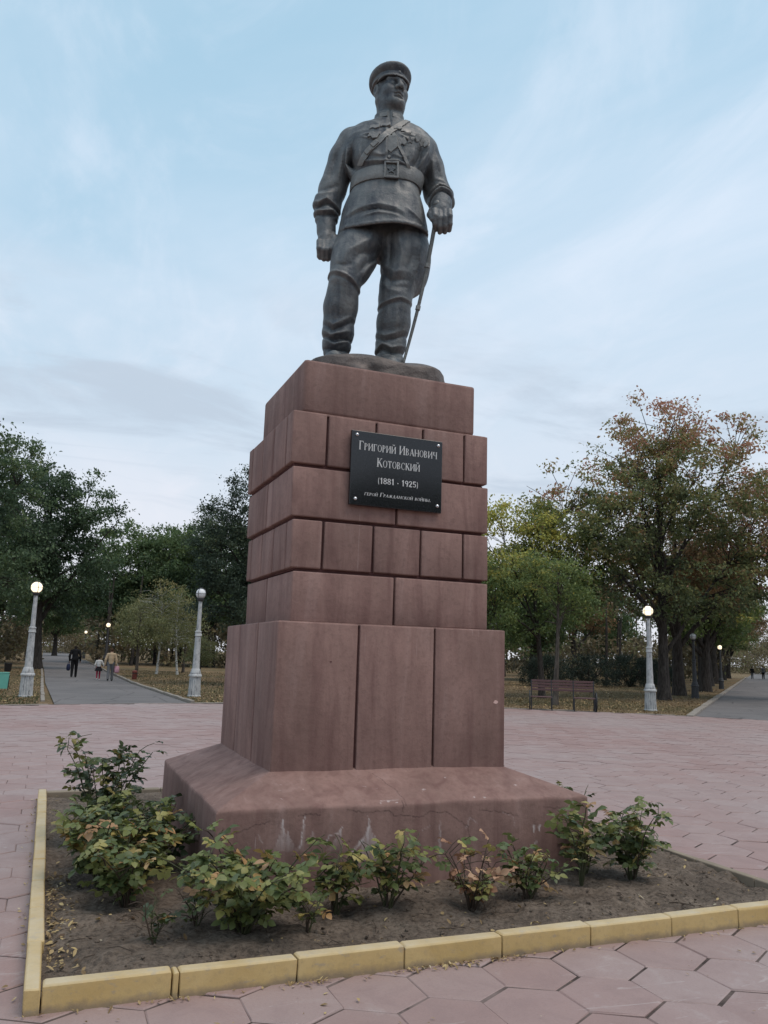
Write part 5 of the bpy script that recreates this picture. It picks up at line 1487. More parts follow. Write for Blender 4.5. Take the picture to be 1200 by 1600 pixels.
# ------------------------------------------------------------------ bench
BENCH_WOOD = simple_mat('dark_red_bench_wood', (0.105, 0.055, 0.054), 0.55, 0.35, 9, 0.4, 0, 0.2)
IRON = simple_mat('black_iron', (0.022, 0.022, 0.024), 0.5, 0.3, 9, 0.4)
def make_bench():
    d = Vector((1.76, -1.09)).normalized()
    root = empty('bench', (15.95, 23.38, -0.012), math.atan2(d.y, d.x), 'dark red slatted park bench with wheel shaped iron ends at the plaza edge', 'bench')
    L = 1.04                                     # local x along the bench, -y to the plaza
    for i, z in enumerate((.66, .755, .85, .945)):
        y = .20 + (z - .45)*.16
        MB().box((-L, y-.012, z-.036), (L, y+.012, z+.036)).build('back_slat', BENCH_WOOD, root, bevel=.006)
    for k, (a, b) in enumerate(((-L, -.36), (.36, L))):
        for y in (-.20, -.09, .02, .13):
            MB().box((a, y-.045, .415), (b, y+.045, .445)).build('seat_slat', BENCH_WOOD, root, bevel=.006)
    for x in (-L+.02, -.36, .36, L-.02):
        m = MB()
        m.tube([(x, .20, .0), (x, .19, .42), (x, .285, .985)], .022, 6)
        m.tube([(x, -.25, .0), (x, -.24, .40), (x, .20, .40)], .022, 6)
        m.build('frame', IRON, root)
    for x in (-L-.035, L+.035):
        m = MB(); n = 28
        m.tube([(x, -.02 + .285*math.cos(2*math.pi*i/n), .315 + .30*math.sin(2*math.pi*i/n)) for i in range(n+1)], .022, 6)
        for i in range(4):
            t = math.pi*i/4; m.tube([(x, -.02 + .28*math.cos(t), .315 + .295*math.sin(t)), (x, -.02 - .28*math.cos(t), .315 - .295*math.sin(t))], .011, 5)
        m.lathe([(.0, -.02), (.05, -.02), (.05, .02), (.0, .02)], 12, (0, 0, 0))
        V = m.V; k = 12*4
        m.V = V[:-k] + [(x + v[2], -.02 + v[0], .315 + v[1]) for v in V[-k:]]
        m.build('wheel', IRON, root)
make_bench()

# ------------------------------------------------------------------ small street furniture
TEAL = simple_mat('teal_paint', (0.12, 0.36, 0.30), 0.5, 0.15, 6)
def make_bin():
    root = empty('litter_bin', (-1.42, 32.7, GZ), .25, 'teal painted square litter bin on legs at the left picture edge', 'litter bin')
    m = MB(); V = []
    for z, s in ((.10, .15), (.66, .175)): V += [(-s, -s, z), (s, -s, z), (s, s, z), (-s, s, z)]
    for z, s in ((.66, .160), (.14, .135)): V += [(-s, -s, z), (s, -s, z), (s, s, z), (-s, s, z)]
    F = [(0, 3, 2, 1)]
    for a, b in ((0, 4), (4, 8), (8, 12)):
        F += [(a+k, a+(k+1) % 4, b+(k+1) % 4, b+k) for k in range(4)]
    F.append((12, 13, 14, 15))
    m.add(V, F).build('body', TEAL, root)
    m = MB()
    for k in range(4):
        a, b = [(-1, -1), (1, -1), (1, 1), (-1, 1)][k], [(1, -1), (1, 1), (-1, 1), (-1, -1)][k]
        m.tube([(a[0]*.175, a[1]*.175, .66), (b[0]*.175, b[1]*.175, .66)], .014, 5)
    m.build('rim', TEAL, root)
    for sx in (-1, 1):
        m = MB(); m.tube([(sx*.20, 0, 0), (sx*.215, 0, .55)], .016, 6); m.build('leg', IRON, root)
make_bin()
def make_stump():
    root = empty('bollard', (4.45, 46.7, GZ), 0, 'short rusty red bollard on the dry grass right of the left alley', 'bollard')
    m = MB(); m.lathe([(.12, 0), (.13, .02), (.125, .36), (.135, .38), (.135, .43), (.10, .47), (0.02, .48)], 14)
    m.build('body', simple_mat('rusty_red', (.16, .045, .035), .7, .4, 8), root, smooth=True)
    m = MB(); m.lathe([(.138, .30), (.138, .33)], 14); m.build('band', IRON, root)
make_stump()
def make_box():
    root = empty('litter_bin', (-2.23, 56.6, GZ), .2, 'small dark bin standing far back between the dark left trunks', 'litter bin')
    m = MB(); m.lathe([(.17, .0), (.20, .06), (.23, .50), (.24, .52), (.20, .52), (.17, .1)], 14); m.build('body', IRON, root, smooth=True)
    m = MB(); m.lathe([(.245, .47), (.25, .50), (.245, .53)], 14); m.build('rim', IRON, root, smooth=True)
make_box()

# ------------------------------------------------------------------ people
SKIN = simple_mat('skin', (.30, .18, .13), .6, .1, 6)
def cloth(name, c, r=.85): return simple_mat(name, c, r, .22, 14, .15, 0, .3)
BLACK_C, BLUE_B, WHITE_C, SKIRT_C, RED_T, BEIGE_C, GREY_T, PINK_B, HAIR_D, HAIR_B, SHOE_W, SHOE_D = (
    cloth('black_cloth', (.010, .010, .011)), cloth('navy_bag', (.020, .026, .055)), cloth('white_cloth', (.48, .47, .45)), cloth('black_skirt', (.013, .012, .014)),
    cloth('crimson_tights', (.30, .028, .055)), cloth('beige_cloth', (.42, .31, .20)), cloth('grey_trousers', (.12, .12, .125)), cloth('pink_bag', (.50, .27, .32)),
    cloth('dark_hair', (.018, .013, .010)), cloth('brown_hair', (.055, .030, .018)), cloth('white_shoe', (.6, .6, .58)), cloth('dark_shoe', (.02, .02, .02)))
def person(label, loc, rz, H, look, top, bottom, hair, shoe, arms, stride, skirt=None, sleeve=True, bow=0.0, legs=None):
    """walking figure seen from behind; local -Y is where it faces"""
    root = empty('person', (*loc, -.012), rz, label, 'person')
    s = H/1.70
    def P(x, y, z): return (x*s, y*s, z*s)
    def F_(): return Field((-.5*s, -.5*s, -.02), (.5*s, .5*s, 1.8*s), .016*s)
    hipL, hipR = P(-.09, 0, .90), P(.09, 0, .90)
    kL, kR = P(-.095, -.10*stride, .49), P(.095, .05*stride, .49)
    aL, aR = P(-.10, -.13*stride, .08), P(.10, .20*stride, .09 + .03*stride)
    hd = P(0, -.04 - .12*bow, 1.585 - .07*bow)
    sh = {-1: P(-.185, .0, 1.38), 1: P(.185, .0, 1.38)}
    B = F_()
    B.ell(hd, P(.078, .098, .115), .01); B.cone(P(0, .01, 1.36), (hd[0], hd[1]+.02*s, hd[2]-.08*s), .06*s, .055*s, .03)
    B.cone((hd[0], hd[1]-.09*s, hd[2]-.01*s), (hd[0], hd[1]-.112*s, hd[2]-.03*s), .012*s, .016*s, .01)
    for sx in (-1, 1): B.ell((hd[0]+sx*.08*s, hd[1]+.01*s, hd[2]-.01*s), P(.014, .026, .034), .01)
    B.chain([P(0, 0, 1.36), P(0, 0, 1.15), P(0, 0, .95)], [.12*s, .115*s, .12*s], .05)
    for q in (-1, 1):
        el, wr = arms[q]; B.chain([sh[q], P(*el), P(*wr)], [.052*s, .042*s, .030*s], .02)
        w = Vector(P(*wr)); d = (w - Vector(P(*el))).normalized()
        c = w + d*.05*s; B.ell(tuple(c), P(.030, .040, .05), .01)
        for f in (-.026, -.009, .009, .026):
            k = c + Vector((0, f*s, -.02*s)); B.chain([tuple(k), tuple(k + d*.045*s), tuple(k + d*.07*s + Vector((-q*.015*s, 0, 0)))], [.010*s, .009*s, .007*s], .006)
        B.chain([tuple(c + Vector((0, -.03*s, .02*s))), tuple(c + Vector((0, -.055*s, -.02*s)))], [.012*s, .010*s], .008)
    for h, k, a in ((hipL, kL, aL), (hipR, kR, aR)): B.chain([h, k, a], [.085*s, .055*s, .04*s], .03)
    obj('body', B.mesh('body'), SKIN, root)
    Hh = F_(); Hh.ell((hd[0], hd[1]+.018*s, hd[2]+.028*s), P(.088, .100, .108), .0)
    if look == 'bun': Hh.ell((hd[0], hd[1]+.10*s, hd[2]+.06*s), P(.05, .05, .05), .02)
    if look == 'long': Hh.ell((hd[0], hd[1]+.05*s, hd[2]-.06*s), P(.085, .06, .13), .03)
    obj('hair', Hh.mesh('hair'), hair, root)
    T = F_()
    zb = .88 if not skirt else .96
    T.chain([P(0, .005, 1.36), P(0, 0, 1.18), P(0, 0, zb + .05)], [.135*s, .14*s, .15*s], .06)
    T.cone(P(-.15, 0, 1.375), P(.15, 0, 1.375), .075*s, .075*s, .05)
    if look == 'coat': T.cone(P(-.06, 0, 1.0), P(.06, 0, .86), .15*s, .15*s, .06)
    T.f = np.maximum(T.f, (zb*s - T.ax[2])[None, None, :])
    for q in (-1, 1):
        el, wr = arms[q]; m = tuple(a + (b-a)*.92 for a, b in zip(el, wr))
        T.chain([sh[q], P(*el), P(*m)], [.072*s, .060*s, .050*s], .03)
    obj('jacket' if look == 'coat' else 'top', T.mesh('top'), top, root)
    L = F_()
    for h, k, a in ((hipL, kL, aL), (hipR, kR, aR)): L.chain([h, k, a], [(.105 if not legs else .095)*s, (.075 if not legs else .060)*s, (.062 if not legs else .044)*s], .03)
    L.cone(P(-.05, 0, .92), P(.05, 0, .92), .12*s, .12*s, .04)
    obj('tights' if legs else 'trousers', L.mesh('trousers'), legs or bottom, root)
    if skirt:
        S = F_()
        def sk(Pt):
            r = np.hypot(Pt[..., 0], Pt[..., 1]); z = Pt[..., 2]/s; a = np.arctan2(Pt[..., 1], Pt[..., 0])
            rr = (.14 + (1.0 - z)*.42 + .012*np.sin(a*11)*np.clip((1.0-z)*4, 0, 1))*s
            return np.maximum(np.abs(r - rr*.93)*.9 - .02*s, np.abs(Pt[..., 2] - .83*s) - .17*s)
        S.op(sk, P(-.4, -.4, .6), P(.4, .4, 1.05), 0)
        obj('skirt', S.mesh('skirt'), skirt, root)
    for i, a in enumerate((aL, aR)):
        f = Field((-.3*s, -.5*s, -.03), (.3*s, .5*s, .3*s), .012*s)
        f.chain([(a[0], a[1]+.02*s, .045*s + (a[2]-.08*s)), (a[0]*1.1, a[1]-.15*s, .032*s + (a[2]-.08*s)*.3)], [.048*s, .036*s], .03)
        f.f = np.maximum(f.f, -f.ax[2][None, None, :])
        obj('shoe', f.mesh('shoe'), shoe, root)
    return root
# all three walk away from the camera, along +Y
person('man in black suit with bowed head walking away on the left alley', (1.36, 47.1), R(178), 1.72, 'coat', BLACK_C, BLACK_C, HAIR_D, SHOE_D,
       {-1: ((-.27, .03, 1.10), (-.27, -.06, .86)), 1: ((.27, .05, 1.10), (.25, -.02, .86))}, .7, bow=1.0)
person('girl in white top, black skirt and crimson tights holding the woman by the hand', (2.43, 44.0), R(180), 1.14, 'bun', WHITE_C, SKIRT_C, HAIR_D, SHOE_W,
       {-1: ((-.30, .0, 1.16), (-.38, .0, 1.00)), 1: ((.27, .03, 1.12), (.27, -.03, .90))}, .5, skirt=SKIRT_C, legs=RED_T)
person('woman in beige sweater and grey trousers walking away with a pink bag', (2.93, 43.0), R(176), 1.58, 'short', BEIGE_C, GREY_T, HAIR_B, SHOE_D,
       {-1: ((-.27, .03, 1.10), (-.27, .03, .88)), 1: ((.28, .03, 1.10), (.30, -.02, .84))}, .9)
def bag(label, loc, size, mat, mat2, rz=0.0):
    root = empty('bag', loc, rz, label, 'bag'); w, d, h = size
    f = Field((-w, -d, -.02), (w, d, h+.02), .014)
    f.ell((0, 0, h*.45), (w*.62, d*.6, h*.48), 0); f.box((0, 0, h*.5), (w*.5, d*.45, h*.45), .03, .04)
    obj('body', f.mesh('body'), mat, root)
    m = MB()
    for sy in (-1, 1): m.tube([(-w*.25, sy*d*.2, h*.9), (-w*.12, sy*d*.1, h*1.28), (w*.12, sy*d*.1, h*1.28), (w*.25, sy*d*.2, h*.9)], .010, 5)
    m.build('handle', mat2, root)
bag('navy bag hanging from the left hand of the man in black', (1.07, 47.13, .34), (.16, .26, .36), BLUE_B, BLUE_B)
bag('pink and white bag carried low in the right hand of the woman in beige', (3.22, 43.05, .38), (.20, .22, .34), PINK_B, SHOE_W, .3)
person('far small dark figure at the left of the pair on the right alley', (89.6, 86.3), R(140), 1.62, 'coat', BLACK_C, GREY_T, HAIR_D, SHOE_D,
       {-1: ((-.27, .03, 1.10), (-.26, -.04, .86)), 1: ((.27, .05, 1.10), (.25, -.02, .86))}, .6)
person('far small figure in grey at the right of the pair on the right alley', (91.3, 86.0), R(140), 1.75, 'coat', GREY_T, BLACK_C, HAIR_D, SHOE_D,
       {-1: ((-.27, .03, 1.10), (-.26, -.04, .86)), 1: ((.27, .05, 1.10), (.25, -.02, .86))}, .6)
# ------------------------------------------------------------------ trees
def bark_mat(name, a, b):
    n = NT(name); w = n.pos()
    f = n.noise(6, 6, 0.65, n.map(w, (2.2, 2.2, .45)), 0.4)
    n.set('Base Color', n.mix(n.ramp(f, [(0.38, 0.0), (0.64, 1.0)]), a, b)); n.bump(f, 0.8, 0.05)
    return n.done(0.9, 0.15)
BARK_DARK = bark_mat('dark_bark', (.030, .025, .022), (.080, .068, .060))
BARK_GREY = bark_mat('grey_brown_bark', (.050, .042, .036), (.125, .105, .088))
def birch_bark():
    n = NT('birch_bark'); w = n.pos()
    f = n.noise(3, 5, 0.7, n.map(w, (3, 3, 3.5)))
    n.set('Base Color', n.mix(n.ramp(f, [(0.53, 0.0), (0.62, 1.0)]), (.46, .45, .42), (.06, .055, .05)))
    return n.done(0.8, 0.2)
BIRCH = birch_bark()
L_DARK = leaf_mat('dark_green_leaf', [(0.0, (0.053, 0.084, 0.048)), (.5, (0.080, 0.124, 0.064)), (.85, (0.124, 0.176, 0.080)), (1.0, (0.210, 0.250, 0.110))], .55, .40, 'attr')
L_MID = leaf_mat('mid_green_leaf', [(0.0, (0.073, 0.116, 0.057)), (.5, (0.121, 0.173, 0.073)), (.85, (0.194, 0.242, 0.095)), (1.0, (0.324, 0.324, 0.119))], .55, .40, 'attr')
L_ACACIA = leaf_mat('acacia_leaf', [(0.0, (0.043, 0.065, 0.047)), (.5, (0.065, 0.094, 0.061)), (.9, (0.104, 0.137, 0.079)), (1.0, (0.162, 0.180, 0.090))], .55, .40, 'attr')
L_YG = leaf_mat('yellowing_leaf', [(0.0, (0.085, 0.129, 0.049)), (.45, (0.160, 0.211, 0.068)), (.72, (0.255, 0.282, 0.087)), (.88, (0.500, 0.415, 0.104)), (1.0, (0.500, 0.500, 0.122))], .5, .40, 'attr')
L_MAPLE = leaf_mat('autumn_maple_leaf', [(0.0, (0.095, 0.117, 0.058)), (.30, (0.178, 0.206, 0.084)), (.48, (0.315, 0.273, 0.109)), (.64, (0.378, 0.220, 0.131)), (.84, (0.473, 0.220, 0.168)), (1.0, (0.500, 0.315, 0.231))], .6, .40, 'attr')
L_RUST = leaf_mat('rust_leaf', [(0.0, (0.113, 0.105, 0.053)), (.35, (0.217, 0.161, 0.080)), (.65, (0.350, 0.198, 0.109)), (.88, (0.472, 0.255, 0.136)), (1.0, (0.500, 0.378, 0.151))], .6, .40, 'attr')
L_BIRCH = leaf_mat('birch_leaf', [(0.0, (0.124, 0.143, 0.066)), (.5, (0.233, 0.233, 0.102)), (.85, (0.342, 0.296, 0.124)), (1.0, (0.466, 0.373, 0.155))], .5, .40, 'attr')
L_CONIFER = leaf_mat('juniper_needle', [(0.0, (0.014, 0.024, 0.018)), (.6, (0.025, 0.041, 0.028)), (1.0, (0.042, 0.062, 0.039))], .6, .1, 'attr')
L_THICK = leaf_mat('thicket_leaf', [(0.0, (0.085, 0.075, 0.049)), (.4, (0.150, 0.120, 0.071)), (.75, (0.216, 0.169, 0.090)), (1.0, (0.179, 0.198, 0.085))], .6, .40, 'attr')

def leaf_cloud(name, centres, radii, counts, size, tints, rs, mat, parent, droop=.2, aspect=.55, flat=.6, tint_sd=.14):
    """thousands of small folded leaf faces gathered round twig tips"""
    C_ = np.repeat(np.asarray(centres, np.float32), counts, 0); Rr = np.repeat(np.asarray(radii, np.float32), counts)
    T = np.repeat(np.asarray(tints, np.float32), counts)
    n = len(C_)
    d = rs.normal(size=(n, 3)).astype(np.float32); d[:, 2] *= flat
    P = C_ + d*(Rr*.55)[:, None]
    ax = rs.normal(size=(n, 3)).astype(np.float32) + np.array((0, 0, -droop*2), np.float32); ax /= np.linalg.norm(ax, axis=1)[:, None]
    up = rs.normal(size=(n, 3)).astype(np.float32)*.8 + np.array((0, 0, 1), np.float32)
    sd = np.cross(ax, up); sd /= (np.linalg.norm(sd, axis=1)[:, None] + 1e-6); nr = np.cross(sd, ax)
    s = (size*rs.uniform(.6, 1.35, n)).astype(np.float32)[:, None]
    V = np.stack([P, P + ax*s*.5 + sd*s*aspect*.5 + nr*s*.08, P + ax*s, P + ax*s*.5 - sd*s*aspect*.5 + nr*s*.08], 1)
    F = (np.arange(n)*4)[:, None] + np.array([[0, 1, 2, 3]])
    me = mesh_np(name, V.reshape(-1, 3), F)
    t = np.clip(T + rs.normal(0, tint_sd, n), 0, 1).astype(np.float32)
    a = me.attributes.new('tint', 'FLOAT', 'POINT'); a.data.foreach_set('value', np.repeat(t, 4))
    return obj(name, me, mat, parent)

def tree(label, loc, H, crown, trunk_r, bark, leaf, seed, ntip=230, per=70, size=.17, clump=.55, fork=.30, nlimb=7, tint=(.45, .18), ttop=0.0, group=None,
         lean=(0, 0), droop=.2, bare=.0, dead=0, name='tree', cat='tree', shell=.35, wig=1.0, tint_sd=.14, flat=.6, sc=1.0):
    """crown: list of (x, y, z, rx, ry, rz) lobes relative to the foot of the trunk"""
    rnd = random.Random(seed); rs = np.random.RandomState(seed)
    root = empty(name, (loc[0], loc[1], GZ - .03), 0, label, cat, group)
    nz = [rnd.uniform(0, 6.28) for _ in range(4)]
    top = H*.80
    def trunk_pt(z):
        t = z/H
        return Vector((lean[0]*z + wig*.10*trunk_r/.25*math.sin(t*5 + nz[0]) - wig*.10*trunk_r/.25*math.sin(nz[0]), lean[1]*z + wig*.10*trunk_r/.25*math.sin(t*4 + nz[1]) - wig*.10*trunk_r/.25*math.sin(nz[1]), z))
    mb = MB(); N = 12
    zs = [top*(i/N)**1.25 for i in range(N+1)]
    rad = [trunk_r*((1 - .82*(z/top)) + .35*math.exp(-z/(trunk_r*2.2))) for z in zs]
    mb.tube([trunk_pt(z) for z in zs], rad, 9, False)
    tips, tl = [], []
    vol = [l[3]*l[4]*l[5] for l in crown]; tot = sum(vol)
    limb_nodes = []
    for li, l in enumerate(crown):
        c = Vector(l[:3])
        nb = max(1, round(nlimb*vol[li]/tot))
        for b in range(nb):
            tgt = c + Vector((rnd.uniform(-.5, .5)*l[3], rnd.uniform(-.5, .5)*l[4], rnd.uniform(-.3, .5)*l[5]))
            z0 = min(max(H*fork*rnd.uniform(.8, 1.6), tgt.z - math.hypot(tgt.x, tgt.y)*rnd.uniform(.9, 1.7) - .08*H), top*.9)
            z0 = max(z0, H*fork*.7)
            a = trunk_pt(z0); r0 = trunk_r*(1 - .78*z0/top)*rnd.uniform(.42, .68)
            mid = a.lerp(tgt, .5) + Vector((rnd.uniform(-.06, .06)*H, rnd.uniform(-.06, .06)*H, rnd.uniform(.0, .06)*H))
            pts = [a.lerp(mid, t).lerp(mid.lerp(tgt, t), t) + Vector((rnd.uniform(-.012, .012), rnd.uniform(-.012, .012), 0))*H*.5 for t in [i/7 for i in range(8)]]
            mb.tube(pts, [max(.012, r0*(1 - .85*i/7)) for i in range(8)], 6, False)
            limb_nodes += [(p, max(.012, r0*(1 - .85*i/7))) for i, p in enumerate(pts) if i >= 2]
    limb_nodes += [(trunk_pt(z), r) for z, r in zip(zs, rad) if z > H*fork]
    LN = np.array([p[:] for p, _ in limb_nodes])
    for li, l in enumerate(crown):
        k = max(4, round(ntip*vol[li]/tot)); lt = rnd.gauss(tint[0], tint[1]*.6)
        for i in range(k):
            while True:
                v = Vector((rnd.uniform(-1, 1), rnd.uniform(-1, 1), rnd.uniform(-1, 1)))
                if shell < v.length < 1 + .12*math.sin(5*v.x + nz[2]) + .12*math.sin(6*v.y + 4*v.z + nz[3]): break
            p = Vector(l[:3]) + Vector((v.x*l[3], v.y*l[4], v.z*l[5]))
            if p.z < H*.06: p.z = H*.06 + abs(rnd.gauss(0, .3))
            tips.append(p); tl.append(lt + rnd.gauss(0, tint[1]*.6) + ttop*((p.z/H) - .6))
    for p in tips:
        d = np.linalg.norm(LN - np.array(p[:]) + np.array((0, 0, .25*0)), axis=1) + (LN[:, 2] > p.z)*.6
        j = int(d.argmin()); a, r = limb_nodes[j]
        mid = a.lerp(p, .5) + Vector((rnd.uniform(-.1, .1), rnd.uniform(-.1, .1), rnd.uniform(.0, .18)))*min(1.5, (p-a).length)
        mb.tube([a, mid, p], [min(r*.5, .035*H/12), .018*H/12, .008*H/12], 3, False)
    for i in range(dead):
        a, r = rnd.choice(limb_nodes); e = a + Vector((rnd.uniform(-1, 1), rnd.uniform(-1, 1), rnd.uniform(-.2, .7)))*H*.12
        mb.tube([a, a.lerp(e, .5) + Vector((0, 0, rnd.uniform(-.1, .2))), e], [min(r*.6, .05), .03, .01], 4, False)
    mb.build('trunk', bark, root, smooth='all')
    keep = [i for i in range(len(tips)) if rnd.random() >= bare]
    cen = [tips[i][:] for i in keep]
    cnt = np.array([max(3, int(per*rnd.uniform(.4, 1.6))) for _ in keep])
    leaf_cloud('crown', cen, [clump*rnd.uniform(.6, 1.4) for _ in keep], cnt, size, [tl[i] for i in keep], rs, leaf, root, droop, tint_sd=tint_sd, flat=flat)
    root.scale = (sc, sc, sc)
    return root
def again(src, loc, rz, s, label, group=None):
    c = copy_tree(src); c.location = (loc[0], loc[1], GZ - .03); c.rotation_euler = (0, 0, rz); c.scale = s if isinstance(s, tuple) else (s, s, s)
    tag(c, label, None, group); return c

# --- left side
tA = tree('tall dark green tree with thick trunk at the left edge of the left alley', (-.75, 64), 16.6,
     [(-1.6, 0, 11.2, 4.6, 5, 4.0), (2.2, -1, 12.4, 2.6, 3.2, 3.4), (1.6, 0, 6.8, 3.8, 4, 3.2), (-4, 0, 7, 4.5, 4, 4.0), (4.6, .5, 12.0, 1.2, 1.6, 1.1), (-2.0, 0, 14.6, 2.6, 2.6, 1.9), (4.0, 0, 9.0, 1.6, 2.0, 1.4)], .42, BARK_DARK, L_DARK, 11, 360, 105, .25, .75, .22, 11, (.45, .20), .15, sc=.945)
tB = tree('dark broad tree at the left picture edge, before the tall one', (-6.2, 50), 15.6,
     [(0, 0, 10.5, 4.2, 4.2, 4.2), (3.0, 0, 11.8, 2.6, 2.8, 3.2), (1.5, 0, 6.2, 4.6, 4.0, 3.2), (-3, 0, 8, 3.5, 3.5, 4.5)], .38, BARK_DARK, L_DARK, 12, 330, 105, .22, .65, .22, 10, (.42, .2), .15, sc=.93)
again(tA, (-4.9, 82), 2.1, (1.0, 1.0, .92), 'dark tree deep behind the left lamp, its trunk lost in shade')
tD = tree('mid green rounded tree over the far end of the left alley', (8.6, 92), 14.0,
     [(0, 0, 8.5, 5.5, 5, 4.8), (-3, 0, 6.5, 3.8, 4, 3.4), (3.4, 0, 9.4, 3.4, 3.5, 3.2)], .34, BARK_DARK, L_MID, 13, 300, 80, .32, .85, .2, 9, (.45, .2), .3, sc=1.16)
again(tD, (1.0, 150), .8, (1.15, 1.15, 1.0), 'farthest tree closing the left alley at its end')
again(tD, (14.6, 84), 2.4, (1.08, 1.08, 1.12), 'mid green tree between the alley end and the dark acacia')
tF = tree('dark fine leaved acacia beside the left face of the pedestal', (9.35, 40.5), 11.3,
     [(-1.0, 0, 8.6, 1.9, 2.2, 1.5), (1.8, 0, 9.0, 1.9, 2.2, 1.7), (-1.2, .3, 6.0, 2.0, 2.2, 1.7), (.4, 0, 6.4, 1.8, 2.0, 1.6), (.2, 0, 3.4, 2.0, 2.0, 1.7), (-.4, 0, 10, 1.0, 1.2, .8), (-2.0, 0, 7.4, 1.5, 1.8, 1.6), (-1.6, 0, 4.4, 1.6, 1.8, 1.5)], .23, BARK_DARK, L_ACACIA, 14, 400, 90, .13, .44, .16, 12, (.45, .22), .1, dead=5)
again(tF, (14.8, 47), 2.2, (1.25, 1.25, 1.12), 'taller acacia hidden mostly behind the pedestal, a sprig showing left of the plaque')
bi = tree('young birch with white trunk and thin feathery crown, left of two', (6.86, 57.3), 6.6,
     [(-.6, 0, 3.6, 1.6, 1.5, 2.0), (.5, 0, 4.2, 1.4, 1.4, 1.9), (0, 0, 5.6, .8, .8, .9)], .085, BIRCH, L_BIRCH, 15, 120, 40, .11, .40, .35, 7, (.5, .2), .1, droop=.7, wig=2.5)
again(bi, (8.15, 56.7), 2.0, (.95, .95, .92), 'leaning white birch between the other birch and the unlit lamp').rotation_euler = (0, .10, 2.0)
sp = tree('thin brown young tree with pale yellow green foliage right of the walkers', (4.95, 51), 4.6,
     [(0, 0, 3.0, 1.5, 1.5, 1.4), (.8, 0, 2.6, 1.2, 1.2, 1.0)], .085, BARK_GREY, L_BIRCH, 16, 110, 40, .12, .40, .38, 7, (.3, .18), .1, droop=.4)
again(sp, (6.4, 66), 1.7, 1.25, 'pale bushy young tree standing behind the white birches')
again(sp, (9.3, 62), 3.1, 1.2, 'pale bushy young tree right behind the leaning birch')
again(sp, (7.6, 44.6), 4.4, (.62, .62, .55), 'low yellowish sapling at the foot of the unlit lamp')
row = tree('slim dark tree in the far row beyond the young birches', (8.4, 88), 11.0,
     [(0, 0, 7.0, 2.8, 2.8, 3.2)], .17, BARK_DARK, L_MID, 17, 90, 60, .34, .8, .42, 5, (.4, .2), .2, group='far row of slim dark trees')
for i, (x, y) in enumerate(((10.6, 91), (12.4, 86), (13.0, 96), (15.6, 92), (17.5, 98), (19.8, 90), (6.6, 104))):
    again(row, (x, y), i*1.3, 1 + .05*(i % 3), 'slim dark tree in the far row beyond the young birches', 'far row of slim dark trees')
again(tB, (-13.5, 60), 1.2, 1.1, 'dark tree outside the left edge whose boughs close the corner')

# --- right side
tH = tree('green and yellow tree behind the bench, beside the right edge of the pedestal', (20.6, 31.8), 9.4,
     [(-1.9, 0, 6.6, 2.3, 2.2, 2.2), (.6, 0, 7.0, 2.1, 2.1, 1.9), (-2.7, 0, 4.0, 2.0, 2.0, 1.9), (.5, 0, 4.3, 2.2, 2.0, 1.5), (2.2, .2, 5.4, 1.6, 1.6, 1.5)], .15, BARK_DARK, L_YG, 21, 420, 70, .15, .46, .28, 11, (.52, .24), .35, lean=(-.06, 0), dead=3)
tree('thin trunked tree standing right behind the bench', (18.0, 26.9), 6.4,
     [(.2, 0, 4.9, 1.3, 1.3, 1.0), (1.2, .2, 4.0, 1.1, 1.2, .8), (-1.0, .3, 5.2, .9, 1.0, .8)], .12, BARK_GREY, L_YG, 22, 100, 52, .12, .38, .36, 7, (.5, .22), .2, lean=(.03, 0), dead=4)
tI = tree('great autumn maple, reddish brown at the top, over the right lamp', (26.9, 31.2), 15.0,
     [(-1.5, 0, 9.6, 3.6, 3.8, 3.2), (2.2, -.5, 11.0, 3.6, 3.8, 3.2), (-4.8, .5, 8.4, 3.0, 3.0, 2.6), (.4, 0, 13.2, 2.6, 2.8, 2.0), (4.8, -1, 8.8, 2.4, 2.8, 2.2), (-2.4, 0, 5.6, 2.8, 3.0, 1.8), (2.0, -1, 5.6, 2.8, 3.0, 1.8)], .28, BARK_DARK, L_MAPLE, 23, 640, 72, .18, .52, .17, 16, (.30, .18), 1.05, shell=.35, dead=14, bare=.06, sc=.965)
tJ = tree('rust brown tree along the right alley, next behind the maple', (32.0, 35.9), 11.5,
     [(0, 0, 8.0, 3.2, 3.2, 2.6), (2.6, 0, 6.6, 2.6, 2.8, 2.2), (-2.4, 0, 6.2, 2.4, 2.6, 2.0)], .32, BARK_DARK, L_RUST, 24, 300, 62, .2, .58, .26, 10, (.45, .22), .25)
tK = tree('tall brown topped tree at the right picture edge over the alley', (34.6, 31.0), 15.5,
     [(0, 0, 11, 3.4, 3.2, 3.4), (-2.2, 0, 8.4, 2.8, 2.8, 2.4), (2, 0, 8, 3, 3, 2.6)], .34, BARK_DARK, L_MAPLE, 25, 330, 62, .19, .55, .3, 10, (.46, .18), .5, sc=.84)
tL = tree('yellow green tree low over the right alley kerb', (39.2, 41.6), 9.6,
     [(0, 0, 6.4, 3.4, 3.2, 2.5), (-2, 0, 5.2, 2.2, 2.4, 1.8), (2.2, 0, 5.4, 2.2, 2.4, 1.8)], .34, BARK_DARK, L_YG, 26, 260, 62, .22, .6, .26, 9, (.42, .2), .2)
